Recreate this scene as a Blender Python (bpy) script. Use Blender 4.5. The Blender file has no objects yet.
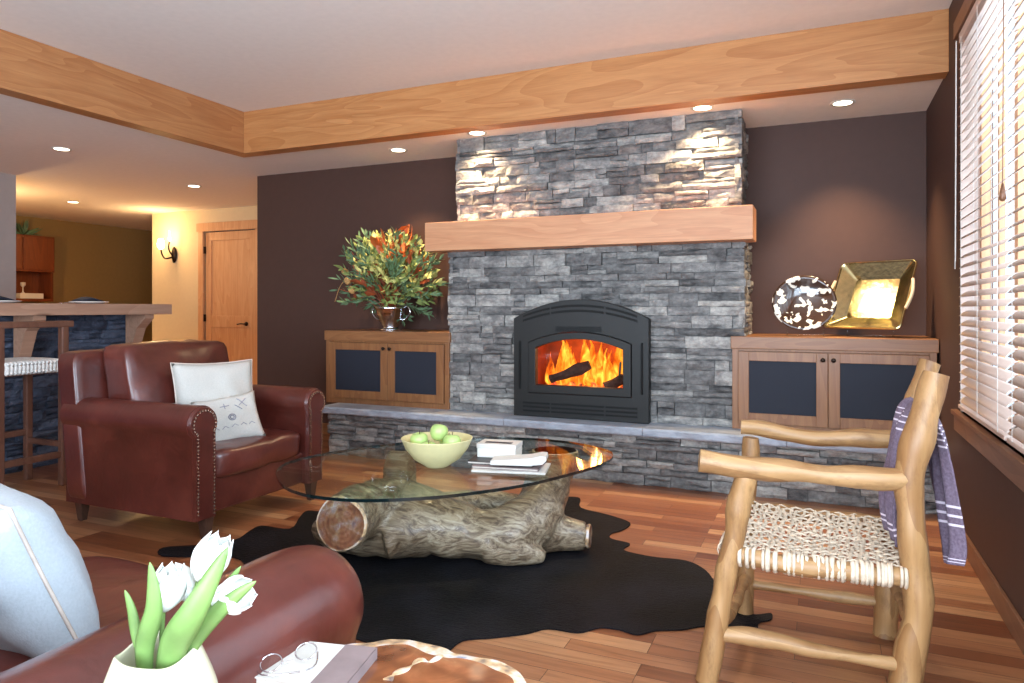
import bpy, bmesh, math, random
from math import sin, cos, pi, radians as R
from mathutils import Vector as V, Matrix, noise
rnd = random.Random(7)
S = bpy.context.scene
# ---------------- camera, world, exposure, large lights ----------------
FPX, YAW, HZ, EYE = 704.8, R(23.65), 308.7, 1.25
cd = bpy.data.cameras.new('camera'); cam = bpy.data.objects.new('camera', cd); S.collection.objects.link(cam)
cam.location = (0, 0, EYE); cam.rotation_euler = (pi/2, 0, YAW)
cd.sensor_width = 36; cd.lens = FPX*36/1024; cd.shift_y = -(341.5-HZ)/1024; cd.clip_start = .02
S.camera = cam
S.view_settings.view_transform = 'Standard'; S.view_settings.look = 'None'
S.view_settings.gamma = 1; S.view_settings.use_curve_mapping = False
S.view_settings.exposure = 0.1
W = bpy.data.worlds.new('World'); S.world = W; W.use_nodes = True
wn = W.node_tree; bg = wn.nodes['Background']
bg.inputs[0].default_value = (.62, .80, 1, 1); bg.inputs[1].default_value = 2.0
def area(name, loc, direction, sx, sy, power, col):
    l = bpy.data.lights.new(name, 'AREA'); l.shape = 'RECTANGLE'; l.size = sx; l.size_y = sy; l.energy = power; l.color = col
    o = bpy.data.objects.new(name, l); S.collection.objects.link(o); o.location = loc
    o.rotation_euler = V(direction).to_track_quat('-Z', 'Y').to_euler(); return o
area('daylight_rear_window', (-1.6, -2.75, 1.55), (0, 1, .6), 3.6, 2.2, 430, (.74, .86, 1))
area('daylight_side_window', (.95, .35, 1.6), (-1, 1.1, .35), 2.4, 1.9, 165, (.70, .84, 1))
area('daylight_blind_window', (1.5, 3.2, 2.1), (-1, 0, -.35), 2.4, 2.2, 45, (.80, .90, 1))
def lamp(name, kind, loc, power, col, **k):
    l = bpy.data.lights.new(name, kind); l.energy = power; l.color = col
    for a, b in k.items(): setattr(l, a, b)
    o = bpy.data.objects.new(name, l); S.collection.objects.link(o); o.location = loc; return o

def at(u, v, z=None, y=None, x=None):          # a point of the place seen at (u, v), at a known height / depth
    d = V((-sin(YAW), cos(YAW), 0)) + V((cos(YAW), sin(YAW), 0))*((u-512)/FPX) + V((0, 0, (HZ-v)/FPX))
    t = (z-EYE)/d.z if z is not None else (y/d.y if y is not None else x/d.x)
    return V((0, 0, EYE)) + d*t

# ---------------- node helpers ----------------
def srgb(r, g, b):
    f = lambda c: (c/255/12.92 if c/255 <= .04045 else ((c/255+.055)/1.055)**2.4)
    return (f(r), f(g), f(b), 1)
class NT:
    def __init__(s, name):
        s.m = bpy.data.materials.new(name); s.m.use_nodes = True; s.t = s.m.node_tree; s.t.nodes.clear()
        s.out = s.t.nodes.new('ShaderNodeOutputMaterial')
    def n(s, typ, props=None, **ins):
        nd = s.t.nodes.new('ShaderNode'+typ)
        for k, v in (props or {}).items(): setattr(nd, k, v)
        for k, v in ins.items():
            key = int(k[1:]) if k[0] == 'i' and k[1:].isdigit() else k.replace('_', ' ')
            sk = nd.inputs[key]
            if isinstance(v, tuple) and len(v) == 2 and hasattr(v[0], 'outputs'): s.t.links.new(v[0].outputs[v[1]], sk)
            elif hasattr(v, 'outputs'): s.t.links.new(v.outputs[0], sk)
            else: sk.default_value = v
        return nd
    def ramp(s, fac, stops, interp='LINEAR'):
        nd = s.n('ValToRGB', Fac=fac); e = nd.color_ramp.elements; nd.color_ramp.interpolation = interp
        while len(e) < len(stops): e.new(.5)
        for x, (p, c) in zip(e, stops): x.position = p; x.color = c
        return nd
    def coord(s, scale=(1, 1, 1), rot=(0, 0, 0), kind='Object'):
        tc = s.n('TexCoord'); return s.n('Mapping', Vector=(tc, kind), Scale=scale, Rotation=rot)
    def pbr(s, **k):
        b = s.n('BsdfPrincipled', **k); s.t.links.new(b.outputs[0], s.out.inputs[0]); return b
    def bump(s, h, strength=.3, dist=.01): return s.n('Bump', Height=h, Strength=strength, Distance=dist)
def plain(name, col, rough=.6, metal=0, nscale=20, nvar=.12, bump=0.0, spec=.5, coat=0):
    t = NT(name); nz = t.n('TexNoise', Vector=t.coord(), Scale=nscale, Detail=4.)
    c = t.ramp(nz, [(.3, tuple(x*(1-nvar) for x in col[:3])+(1,)), (.7, tuple(min(1, x*(1+nvar)) for x in col[:3])+(1,))])
    k = dict(Base_Color=c, Roughness=rough, Metallic=metal)
    k['Specular_IOR_Level'] = spec; k['Coat_Weight'] = coat
    if bump: k['Normal'] = t.bump(nz, bump)
    b = t.n('BsdfPrincipled', **{kk: vv for kk, vv in k.items() if '_IOR_' not in kk})
    b.inputs['Specular IOR Level'].default_value = spec
    t.t.links.new(b.outputs[0], t.out.inputs[0]); return t.m
def wood(name, c1, c2, axis='X', rough=.4, scale=1., knots=False, dark=None, coat=0.):
    t = NT(name); st = {'X': (.9, 14, 14), 'Y': (14, .9, 14), 'Z': (14, 14, .9)}[axis]
    mp = t.coord(tuple(a*scale for a in st))
    nz = t.n('TexNoise', Vector=mp, Scale=1.6, Detail=7., Distortion=.9)
    nf = t.n('TexNoise', Vector=t.coord(tuple(a*scale*5 for a in st)), Scale=2., Detail=3.)
    big = {'X': (.35, 2.6, 2.6), 'Y': (2.6, .35, 2.6), 'Z': (2.6, 2.6, .35)}[axis]
    wv = t.n('TexNoise', Vector=t.coord(tuple(a*scale for a in big)), Scale=1.3, Detail=2., Distortion=.5)
    rings = t.n('Math', {'operation': 'FRACT'}, i0=t.n('Math', {'operation': 'MULTIPLY'}, i0=wv, i1=13.))
    a = t.n('Math', {'operation': 'MULTIPLY_ADD'}, i0=rings, i1=.28, i2=t.n('Math', {'operation': 'MULTIPLY'}, i0=nz, i1=.75))
    c = t.ramp(a, [(.22, c1), (.8, c2)])
    mx = t.n('MixRGB', {'blend_type': 'MULTIPLY'}, Fac=.25, Color1=c, Color2=nf)
    col = mx
    if knots:
        vo = t.n('TexVoronoi', Vector=t.coord({'X': (1.4, 5, 5), 'Y': (5, 1.4, 5), 'Z': (5, 5, 1.4)}[axis]), Scale=.9)
        kn = t.ramp(vo, [(.05, (1, 1, 1, 1)), (.13, (0, 0, 0, 1))])
        col = t.n('MixRGB', Fac=kn, Color1=mx, Color2=dark or (c1[0]*.4, c1[1]*.3, c1[2]*.25, 1))
    if 'peeled' in name:
        pt = t.n('TexNoise', Vector=t.coord({'X': (5, 16, 16), 'Z': (16, 16, 5)}[axis]), Scale=1., Detail=5., Roughness=.7)
        pr_ = t.ramp(pt, [(.50, (0, 0, 0, 1)), (.62, (.55, .55, .55, 1))])
        col = t.n('MixRGB', Fac=pr_, Color1=col, Color2=dark)
    t.pbr(Base_Color=col, Roughness=rough, Normal=t.bump(nz, .08, .004), Coat_Weight=coat); return t.m

M = {}
M['ceiling'] = plain('ceiling_paint', srgb(243, 234, 226), .9, nvar=.02)
M['brown'] = plain('brown_wall_paint', srgb(80, 56, 48), .6, nvar=.03, spec=.3)
M['cream'] = plain('cream_wall_paint', srgb(226, 204, 162), .8, nvar=.02)
M['olive'] = plain('olive_wall_paint', srgb(150, 122, 72), .8, nvar=.03)
M['grey_wall'] = plain('pale_wall_paint', srgb(170, 158, 152), .8, nvar=.02)
M['beam'] = wood('fir_beam_wood', srgb(184, 118, 66), srgb(212, 150, 94), 'X', .4)
M['beamY'] = wood('fir_beam_wood_lengthwise', srgb(176, 112, 66), srgb(206, 146, 94), 'Y', .4)
M['mantel'] = wood('pine_mantel_wood', srgb(208, 142, 100), srgb(228, 168, 124), 'X', .5, knots=True, dark=srgb(140, 84, 54))
M['door'] = wood('fir_door_wood', srgb(222, 158, 108), srgb(240, 190, 140), 'Z', .4)
M['cab'] = wood('maple_cabinet_wood', srgb(136, 88, 54), srgb(166, 114, 72), 'X', .4)
M['cabV'] = wood('maple_cabinet_stile', srgb(136, 88, 54), srgb(166, 114, 72), 'Z', .4)
M['trim'] = wood('window_trim_wood', srgb(122, 82, 58), srgb(150, 104, 76), 'Y', .4)
M['counter'] = wood('bar_top_wood', srgb(172, 128, 104), srgb(198, 156, 130), 'Y', .4, knots=True)
M['stool'] = wood('walnut_stool_wood', srgb(98, 62, 48), srgb(124, 82, 64), 'Z', .4)
M['log'] = wood('peeled_log_wood', srgb(142, 96, 54), srgb(200, 156, 104), 'Z', .45, .8, knots=True, dark=srgb(120, 84, 52))
M['logX'] = wood('peeled_log_wood_lengthwise', srgb(142, 98, 56), srgb(202, 160, 110), 'X', .45, .8, knots=True, dark=srgb(120, 84, 52))
M['kit'] = wood('kitchen_cabinet_wood', srgb(110, 52, 22), srgb(140, 70, 30), 'Z', .4)
M['black'] = plain('cast_iron_black', srgb(31, 30, 28), .5, 0., spec=.4, nvar=.05)
M['slot'] = plain('slot_shade_rod_black', srgb(8, 8, 8), .8)  # near-black: painted shade of the vent openings, also the screen and side rods
M['panel'] = plain('dark_speaker_cloth', srgb(30, 34, 46), .75, nscale=300)
M['bronze'] = plain('oil_bronze', srgb(48, 36, 30), .35, .8)
M['silver'] = plain('polished_silver', srgb(215, 215, 220), .12, 1., nvar=.03)
M['nail'] = plain('brass_nailheads', srgb(200, 170, 150), .25, 1.)
M['foot'] = wood('dark_foot_wood', srgb(72, 48, 38), srgb(96, 66, 52), 'Z', .4)
M['bowl'] = plain('bamboo_bowl_lacquer', srgb(226, 214, 158), .4, nvar=.05)
M['apple'] = plain('green_apple_skin', srgb(176, 200, 120), .3, nscale=8, nvar=.15)
M['paper'] = plain('white_paper', srgb(212, 208, 200), .7, nvar=.02)
M['page'] = plain('page_edges', srgb(205, 196, 184), .8, nscale=120)
M['taupe'] = plain('taupe_cloth_spine', srgb(136, 118, 116), .8)
M['darkcov'] = plain('dark_leather_cover', srgb(44, 40, 44), .5)
M['vase'] = plain('cream_ceramic_glaze', srgb(226, 220, 186), .2, nvar=.02, coat=.4)
M['petal'] = plain('white_tulip_petal', srgb(226, 226, 218), .5, nvar=.02)
M['tleaf'] = plain('tulip_leaf_green', srgb(112, 142, 76), .45, nscale=14, nvar=.25)
M['blind'] = plain('blind_slat_white', srgb(214, 190, 176), .45, nvar=.03)
M['cord'] = plain('blind_cord', srgb(220, 214, 206), .8)
M['canvas'] = plain('linen_cushion', srgb(196, 192, 184), .9, nscale=160, nvar=.06, bump=.15)
M['canvasb'] = plain('pale_linen_cushion', srgb(176, 184, 190), .9, nscale=160, nvar=.06, bump=.15)
M['pipe'] = plain('cushion_piping', srgb(205, 190, 178), .9)
M['stitch'] = plain('grey_embroidery', srgb(140, 138, 150), .9)
M['rope'] = plain('white_rope', srgb(226, 222, 216), .9, nscale=90, nvar=.15, bump=.5)
M['hide'] = plain('rawhide_strips', srgb(214, 196, 172), .7, nscale=40, nvar=.22, bump=.3)
M['plasticbox'] = plain('white_carton', srgb(226, 222, 212), .5, nvar=.02)
M['brass'] = plain('hammered_brass', srgb(224, 212, 160), .14, 1., nscale=30, nvar=.12, bump=.12)
M['ivory'] = plain('ivory_handle', srgb(230, 205, 170), .5)
M['green1'] = plain('sage_leaf', srgb(136, 150, 84), .6, nscale=9, nvar=.35)
M['green2'] = plain('yellow_green_leaf', srgb(206, 200, 122), .6, nscale=9, nvar=.3)
M['green3'] = plain('dark_cedar_leaf', srgb(96, 124, 88), .6, nscale=9, nvar=.35)
M['orange'] = plain('orange_magnolia_leaf', srgb(190, 96, 42), .5, nscale=9, nvar=.35)
M['rust'] = plain('rust_magnolia_leaf', srgb(150, 72, 38), .5, nscale=9, nvar=.35)
M['tan'] = plain('tan_seed_head', srgb(196, 150, 92), .8, nscale=60, nvar=.3, bump=.6)
M['bark'] = plain('fire_log_bark', srgb(60, 34, 22), .9, nscale=30, nvar=.5, bump=.8)
M['napkin'] = plain('dark_blue_napkin', srgb(30, 34, 50), .9)
M['plate'] = plain('white_plate_glaze', srgb(214, 206, 200), .2, nvar=.02)
M['rim'] = plain('downlight_trim', srgb(226, 220, 210), .4)
M['firebox'] = plain('firebox_brick', srgb(150, 70, 30), .9, nscale=12, nvar=.3)

def mat_emit(name, col, s):
    t = NT(name); e = t.n('Emission', Color=col, Strength=s); t.t.links.new(e.outputs[0], t.out.inputs[0]); return t.m
M['bulb'] = mat_emit('warm_lamp_glow', (1, .86, .62, 1), 9)
M['candle'] = mat_emit('sconce_glass_glow', (1, .72, .38, 1), 16)

def m_leather():
    t = NT('oxblood_leather'); n1 = t.n('TexNoise', Vector=t.coord(), Scale=3.5, Detail=6., Roughness=.65)
    c = t.ramp(n1, [(.25, srgb(64, 25, 19)), (.55, srgb(90, 38, 30)), (.8, srgb(118, 56, 43))])
    v = t.n('TexVoronoi', Vector=t.coord(), Scale=240.)
    n2 = t.n('TexNoise', Vector=t.coord(), Scale=7., Detail=2., Distortion=1.2)
    b1 = t.bump(v, .06, .002); b2 = t.n('Bump', Height=n2, Strength=.18, Distance=.02, Normal=b1)
    ro = t.ramp(n1, [(.3, (.28, .28, .28, 1)), (.7, (.42, .42, .42, 1))])
    t.pbr(Base_Color=c, Roughness=ro, Normal=b2, Coat_Weight=.5, Coat_Roughness=.22); return t.m
M['leather'] = m_leather()
def m_floor():
    t = NT('oak_plank_floor'); mp = t.coord()
    br = t.n('TexBrick', {'offset': .37, 'offset_frequency': 3}, Vector=mp, Color1=(0, 0, 0, 1), Color2=(1, 1, 1, 1), Mortar=(.5, .5, .5, 1),
             Scale=1., Mortar_Size=.0012, Mortar_Smooth=.1, Bias=0., Brick_Width=.78, Row_Height=.083)
    base = t.ramp(br, [(0, srgb(118, 66, 40)), (.25, srgb(144, 88, 56)), (.5, srgb(158, 102, 68)), (.8, srgb(172, 118, 80)), (1, srgb(196, 146, 104))])
    off = t.n('VectorMath', {'operation': 'MULTIPLY_ADD'}, i0=(br, 0), i1=(7., 5., 0.), i2=mp)
    nz = t.n('TexNoise', Vector=t.n('Mapping', Vector=off, Scale=(1.3, 22, 1)), Scale=2., Detail=7., Distortion=.8)
    g = t.ramp(nz, [(.3, (.55, .5, .46, 1)), (.55, (1, 1, 1, 1))])
    c = t.n('MixRGB', {'blend_type': 'MULTIPLY'}, Fac=.7, Color1=base, Color2=g)
    c2 = t.n('MixRGB', Fac=(br, 1), Color1=c, Color2=srgb(70, 40, 24))
    t.pbr(Base_Color=c2, Roughness=.32, Normal=t.n('Bump', {'invert': True}, Height=(br, 1), Strength=.4, Distance=.002), Coat_Weight=.2, Coat_Roughness=.2); return t.m
M['floor'] = m_floor()
def m_stone(name, a, b, c_):
    t = NT(name); at_ = t.n('Attribute', {'attribute_name': 'tone'})
    n1 = t.n('TexNoise', Vector=t.coord((1, 1, 2.2)), Scale=9., Detail=8., Roughness=.7)
    n2 = t.n('TexNoise', Vector=t.coord(), Scale=45., Detail=5.)
    mixf = t.n('Math', {'operation': 'MULTIPLY_ADD'}, i0=(at_, 'Fac'), i1=.34, i2=t.n('Math', {'operation': 'MULTIPLY'}, i0=n1, i1=.95))
    c = t.ramp(mixf, [(.36, a), (.66, b), (.98, c_)])
    mu = t.n('MixRGB', {'blend_type': 'MULTIPLY'}, Fac=.45, Color1=c, Color2=t.ramp(n2, [(.3, (.45, .45, .45, 1)), (.6, (1, 1, 1, 1))]))
    t.pbr(Base_Color=mu, Roughness=.72, Normal=t.bump(n2, .7, .012)); return t.m
M['stone'] = m_stone('ledgestone', srgb(66, 64, 64), srgb(134, 131, 128), srgb(208, 202, 192))
M['stonebar'] = m_stone('dark_ledgestone', srgb(34, 40, 52), srgb(66, 74, 92), srgb(100, 108, 126))
def m_slab():
    t = NT('hearth_slab_stone'); n = t.n('TexNoise', Vector=t.coord((1, 1.5, 3)), Scale=7., Detail=9., Roughness=.65)
    c = t.ramp(n, [(.25, srgb(128, 136, 148)), (.55, srgb(170, 178, 188)), (.8, srgb(204, 208, 214))])
    t.pbr(Base_Color=c, Roughness=.5, Normal=t.bump(n, .5, .012)); return t.m
M['slab'] = m_slab()
def m_drift():
    t = NT('driftwood'); mp = t.coord((1.3, 10, 12))
    n1 = t.n('TexNoise', Vector=mp, Scale=2.2, Detail=9., Distortion=1.8, Roughness=.68)
    n0 = t.n('TexNoise', Vector=t.coord(), Scale=2.3, Detail=3.)
    c = t.ramp(n1, [(.28, srgb(44, 34, 28)), (.42, srgb(110, 90, 70)), (.56, srgb(164, 146, 120)), (.8, srgb(206, 196, 180))])
    mu = t.n('MixRGB', {'blend_type': 'MULTIPLY'}, Fac=.6, Color1=c, Color2=t.ramp(n0, [(.35, srgb(150, 120, 96)), (.6, (1, 1, 1, 1))]))
    t.pbr(Base_Color=mu, Roughness=.36, Normal=t.bump(n1, .55, .014), Coat_Weight=.3, Coat_Roughness=.2); return t.m
M['drift'] = m_drift()
def m_cut():
    t = NT('sawn_log_end'); v = t.n('VectorMath', {'operation': 'LENGTH'}, i0=t.n('Mapping', Vector=t.n('TexCoord').outputs[3] and (t.n('TexCoord'), 'Object'), Scale=(1, 1, 1)))
    w = t.n('TexWave', {'wave_type': 'RINGS', 'rings_direction': 'SPHERICAL'}, Vector=t.coord(), Scale=14., Distortion=2.5, Detail=3.)
    c = t.ramp(w, [(0, srgb(160, 98, 70)), (1, srgb(184, 120, 88))])
    t.pbr(Base_Color=c, Roughness=.4); return t.m
M['cut'] = m_cut()
def m_burl():
    t = NT('burl_slab'); n = t.n('TexNoise', Vector=t.coord(), Scale=5.5, Detail=5., Distortion=1.6)
    w = t.n('TexWave', {'wave_type': 'RINGS'}, Vector=t.coord((1, 1, 1)), Scale=6., Distortion=9., Detail=4.)
    c = t.ramp(n, [(.3, srgb(104, 56, 34)), (.5, srgb(148, 88, 54)), (.62, srgb(178, 116, 76)), (.68, srgb(226, 196, 160)), (.72, srgb(120, 66, 40))])
    c2 = t.n('MixRGB', {'blend_type': 'MULTIPLY'}, Fac=.3, Color1=c, Color2=w)
    t.pbr(Base_Color=c2, Roughness=.2, Coat_Weight=.6, Coat_Roughness=.08); return t.m
M['burl'] = m_burl()
def m_burledge():
    t = NT('pale_bark_edge'); n = t.n('TexNoise', Vector=t.coord(), Scale=22., Detail=6.)
    c = t.ramp(n, [(.35, srgb(120, 100, 92)), (.48, srgb(216, 178, 132)), (.6, srgb(226, 214, 206)), (.72, srgb(150, 156, 176))])
    t.pbr(Base_Color=c, Roughness=.3, Normal=t.bump(n, .5, .01)); return t.m
M['burledge'] = m_burledge()
def m_rug():
    t = NT('black_cowhide'); n = t.n('TexNoise', Vector=t.coord((3, 14, 3)), Scale=9., Detail=6., Distortion=.6)
    n2 = t.n('TexNoise', Vector=t.coord(), Scale=3., Detail=3.)
    c = t.ramp(n2, [(.4, srgb(9, 9, 12)), (.75, srgb(26, 26, 33))])
    t.pbr(Base_Color=c, Roughness=.6, Specular_IOR_Level=.15, Normal=t.bump(n, .55, .012)); return t.m
M['rug'] = m_rug()
def m_cowdish():
    t = NT('hide_print_dish'); n = t.n('TexNoise', Vector=t.coord(), Scale=19., Detail=1.5, Distortion=.3)
    c = t.ramp(n, [(.0, srgb(60, 40, 28)), (.545, srgb(240, 234, 218))], 'CONSTANT')
    t.pbr(Base_Color=c, Roughness=.12, Coat_Weight=.8, Coat_Roughness=.05); return t.m
M['cowdish'] = m_cowdish()
def m_throw():
    t = NT('purple_striped_cloth'); tc = t.n('TexCoord'); u = t.n('UVMap'); sp = t.n('SeparateXYZ', Vector=(tc, 'UV'))
    pos = [.04, .055, .30, .325, .35, .60, .62, .64, .66, .80, .82, .84, .955, .975]
    acc = None
    for p in pos:
        d = t.n('Math', {'operation': 'SUBTRACT'}, i0=(sp, 1), i1=p); a = t.n('Math', {'operation': 'ABSOLUTE'}, i0=d)
        l = t.n('Math', {'operation': 'LESS_THAN'}, i0=a, i1=.0028)
        acc = l if acc is None else t.n('Math', {'operation': 'MAXIMUM'}, i0=acc, i1=l)
    n = t.n('TexNoise', Vector=t.coord(), Scale=120., Detail=3.)
    c0 = t.ramp(n, [(.3, srgb(100, 84, 100)), (.7, srgb(130, 114, 132))])
    c = t.n('MixRGB', Fac=acc, Color1=c0, Color2=srgb(226, 214, 226))
    t.pbr(Base_Color=c, Roughness=.85, Normal=t.bump(n, .2, .002)); return t.m
M['throw'] = m_throw()
def m_glass(name, tint, ior=1.45, edge=False):
    t = NT(name); tr = t.n('BsdfTransparent', Color=tint); gl = t.n('BsdfGlossy', Color=(1, 1, 1, 1), Roughness=.01)
    lw = t.n('LayerWeight', Blend=.5); pw_ = t.n('Math', {'operation': 'POWER'}, i0=(lw, 'Facing'), i1=5.); fr = t.n('Math', {'operation': 'MULTIPLY_ADD'}, i0=pw_, i1=.4, i2=.03); mx = t.n('MixShader', i0=fr, i1=tr, i2=gl); t.t.links.new(mx.outputs[0], t.out.inputs[0]); return t.m
M['glass'] = m_glass('clear_glass', (.90, .96, .93, 1), 1.5)
M['pane'] = m_glass('window_glass', (.97, .99, 1, 1), 1.3)
M['clear'] = m_glass('clear_acrylic', (.93, .94, .93, 1), 1.4)
t = NT('glass_edge'); t.pbr(Base_Color=srgb(12, 30, 32), Roughness=.06, Coat_Weight=1.); M['glassedge'] = t.m
def m_flame():
    t = NT('flame'); n = t.n('TexNoise', Vector=t.coord((5, 5, 2.4)), Scale=2.6, Detail=4., Distortion=1.2)
    c = t.ramp(n, [(.3, (1, .07, .002, 1)), (.5, (1, .19, .01, 1)), (.68, (1, .48, .05, 1))])
    st = t.ramp(n, [(.3, (.2, .2, .2, 1)), (.7, (1, 1, 1, 1))])
    e = t.n('Emission', Color=c, Strength=t.n('Math', {'operation': 'MULTIPLY'}, i0=st, i1=2.6))
    lw = t.n('LayerWeight', Blend=.35); a = t.ramp((lw, 1), [(.15, (.75, .75, .75, 1)), (.85, (0, 0, 0, 1))])
    al = t.n('Math', {'operation': 'MULTIPLY'}, i0=a, i1=t.ramp(n, [(.34, (.1, .1, .1, 1)), (.52, (1, 1, 1, 1))]))
    mx = t.n('MixShader', i0=al, i1=t.n('BsdfTransparent'), i2=e); t.t.links.new(mx.outputs[0], t.out.inputs[0]); return t.m
M['flame'] = m_flame()
def m_ember():
    t = NT('glowing_embers'); n = t.n('TexNoise', Vector=t.coord(), Scale=26., Detail=4.)
    c = t.ramp(n, [(.35, (.05, .004, 0, 1)), (.5, (.9, .09, .01, 1)), (.66, (1, .38, .05, 1))])
    b = t.pbr(Base_Color=(.03, .02, .02, 1), Roughness=.9, Emission_Color=c, Emission_Strength=1.8); return t.m
M['ember'] = m_ember()

# ---------------- mesh helpers ----------------
WO = {}
class MB:
    def __init__(s): s.v = []; s.f = []; s.mi = []; s.tone = []; s.uv = {}
    def add(s, vs, fs, mi=0, tone=0.):
        b = len(s.v); s.v += [V(p) for p in vs]; s.tone += [tone]*len(vs)
        for f in fs: s.f.append([b+i for i in f]); s.mi.append(mi)
        return s
    def box(s, a, b, mi=0, mat=None):
        x0, y0, z0 = a; x1, y1, z1 = b
        vs = [V(p) for p in ((x0,y0,z0),(x1,y0,z0),(x1,y1,z0),(x0,y1,z0),(x0,y0,z1),(x1,y0,z1),(x1,y1,z1),(x0,y1,z1))]
        if mat: vs = [mat @ p for p in vs]
        return s.add(vs, [(3,2,1,0),(4,5,6,7),(0,1,5,4),(1,2,6,5),(2,3,7,6),(3,0,4,7)], mi)
    def tube(s, pts, rad, n=12, caps=True, wob=0., sq=1., mi=0, close=False, capmi=None):
        pts = [V(p) for p in pts]; N = len(pts)
        if not isinstance(rad, (list, tuple)): rad = [rad]*N
        vs = []; up = None
        for i, p in enumerate(pts):
            if close: tg = pts[(i+1) % N]-pts[i-1]
            else: tg = (pts[min(i+1, N-1)]-pts[max(i-1, 0)])
            tg = tg.normalized() if tg.length > 1e-9 else V((0, 0, 1))
            if up is None:
                up = V((0, 0, 1)) if abs(tg.z) < .9 else V((1, 0, 0))
            sd = tg.cross(up).normalized(); up = sd.cross(tg).normalized()
            for k in range(n):
                a = 2*pi*k/n; q = p+(sd*cos(a)+up*sin(a)*sq)*rad[i]
                if wob: q += (q-p).normalized()*wob*noise.noise(q*9)
                vs.append(q)
        fs = []
        for i in range(N if close else N-1):
            for k in range(n):
                j = (i+1) % N; fs.append((i*n+k, i*n+(k+1) % n, j*n+(k+1) % n, j*n+k))
        s.add(vs, fs, mi)
        if caps and not close:
            s.add(vs[:n][::-1], [tuple(range(n))], mi if capmi is None else capmi); s.add(vs[-n:], [tuple(range(n))], mi if capmi is None else capmi)
        return s
    def lathe(s, prof, c, n=32, fn=None, mi=0, mat=None, caps=True):
        vs = []
        for r, z in prof:
            for k in range(n):
                a = 2*pi*k/n; p = V((r*cos(a), r*sin(a), z))
                if fn: p = fn(p, a)
                if mat: p = mat @ p
                vs.append(p+V(c))
        fs = []
        for i in range(len(prof)-1):
            for k in range(n): fs.append((i*n+k, i*n+(k+1) % n, (i+1)*n+(k+1) % n, (i+1)*n+k))
        if caps and prof[0][0] > 1e-4: fs.append(tuple(range(n))[::-1])
        if caps and prof[-1][0] > 1e-4: fs.append(tuple((len(prof)-1)*n+k for k in range(n)))
        return s.add(vs, fs, mi)
    def sphere(s, c, r, n=16, sc=(1, 1, 1), mi=0, wob=0.):
        pr = [(sin(pi*i/(n//2)), -cos(pi*i/(n//2))) for i in range(n//2+1)]
        def f(p, a):
            q = V((p.x*r*sc[0], p.y*r*sc[1], p.z*r*sc[2]))
            return q*(1+wob*noise.noise(q*8+V(c))) if wob else q
        pr = [(max(a, 1e-5), b) for a, b in pr]
        return s.lathe(pr, c, n, f, mi)
    def prism(s, pts, z0, z1, mi=0, simi=None, fn=None):
        n = len(pts); vs = [V((p[0], p[1], z0)) for p in pts]+[V((p[0], p[1], z1)) for p in pts]
        if fn: vs = [fn(p) for p in vs]
        s.add(vs, [tuple(range(n))[::-1], tuple(range(n, 2*n))], mi)
        return s.add(vs, [(i, (i+1) % n, n+(i+1) % n, n+i) for i in range(n)], mi if simi is None else simi)
    def grid(s, fn, nu, nv, mi=0, uv=False):
        b = len(s.v); vs = []
        for j in range(nv+1):
            for i in range(nu+1): vs.append(fn(i/nu, j/nv)); s.uv[b+len(vs)-1] = (i/nu, j/nv)
        return s.add(vs, [(j*(nu+1)+i, j*(nu+1)+i+1, (j+1)*(nu+1)+i+1, (j+1)*(nu+1)+i) for j in range(nv) for i in range(nu)], mi)
    def build(s, name, mats, parent=None, smooth=False, sharp=0, bevel=0, seg=2, subd=0, solid=0, weld=False, remesh=0, origin=None, label=None):
        if not isinstance(mats, (list, tuple)): mats = [mats]
        lo = V([min(p[i] for p in s.v) for i in range(3)]); hi = V([max(p[i] for p in s.v) for i in range(3)])
        o = V(origin) if origin else V(((lo.x+hi.x)/2, (lo.y+hi.y)/2, lo.z))
        me = bpy.data.meshes.new(name); me.from_pydata([p-o for p in s.v], [], s.f)
        for m in mats: me.materials.append(M[m] if isinstance(m, str) else m)
        for p, i in zip(me.polygons, s.mi): p.material_index = i; p.use_smooth = smooth
        if any(s.tone):
            at_ = me.attributes.new('tone', 'FLOAT', 'POINT')
            for i, x in enumerate(s.tone): at_.data[i].value = x
        if s.uv:
            ul = me.uv_layers.new(name='UVMap')
            for l in me.loops: ul.data[l.index].uv = s.uv.get(l.vertex_index, (0, 0))
        bm = bmesh.new(); bm.from_mesh(me)
        if weld: bmesh.ops.remove_doubles(bm, verts=bm.verts, dist=1e-5)
        bmesh.ops.recalc_face_normals(bm, faces=bm.faces)
        bm.to_mesh(me); bm.free(); me.update()
        if sharp: me.set_sharp_from_angle(angle=R(sharp))
        ob = bpy.data.objects.new(name, me); S.collection.objects.link(ob)
        if parent: ob.parent = parent; ob.location = o-WO[parent.name]
        else: ob.location = o
        WO[ob.name] = o
        if remesh:
            r = ob.modifiers.new('r', 'REMESH'); r.mode = 'VOXEL'; r.voxel_size = remesh; r.use_smooth_shade = True
            sm = ob.modifiers.new('s', 'SMOOTH'); sm.iterations = 5
        if solid: q = ob.modifiers.new('so', 'SOLIDIFY'); q.thickness = solid; q.offset = 0
        if bevel: q = ob.modifiers.new('b', 'BEVEL'); q.width = bevel; q.segments = seg; q.limit_method = 'ANGLE'; q.angle_limit = R(35)
        if subd: q = ob.modifiers.new('sd', 'SUBSURF'); q.levels = subd; q.render_levels = subd
        if label: ob['label'] = label
        return ob
def tag(o, label, cat, group=None, kind=None):
    o['label'] = label; o['category'] = cat
    if group: o['group'] = group
    if kind: o['kind'] = kind
    return o
def struct(o): o['kind'] = 'structure'; return o
def thing(name, loc, label, cat, group=None):
    o = bpy.data.objects.new(name, None); o.empty_display_size = .05; S.collection.objects.link(o); o.location = loc
    WO[o.name] = V(loc); return tag(o, label, cat, group)
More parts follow.
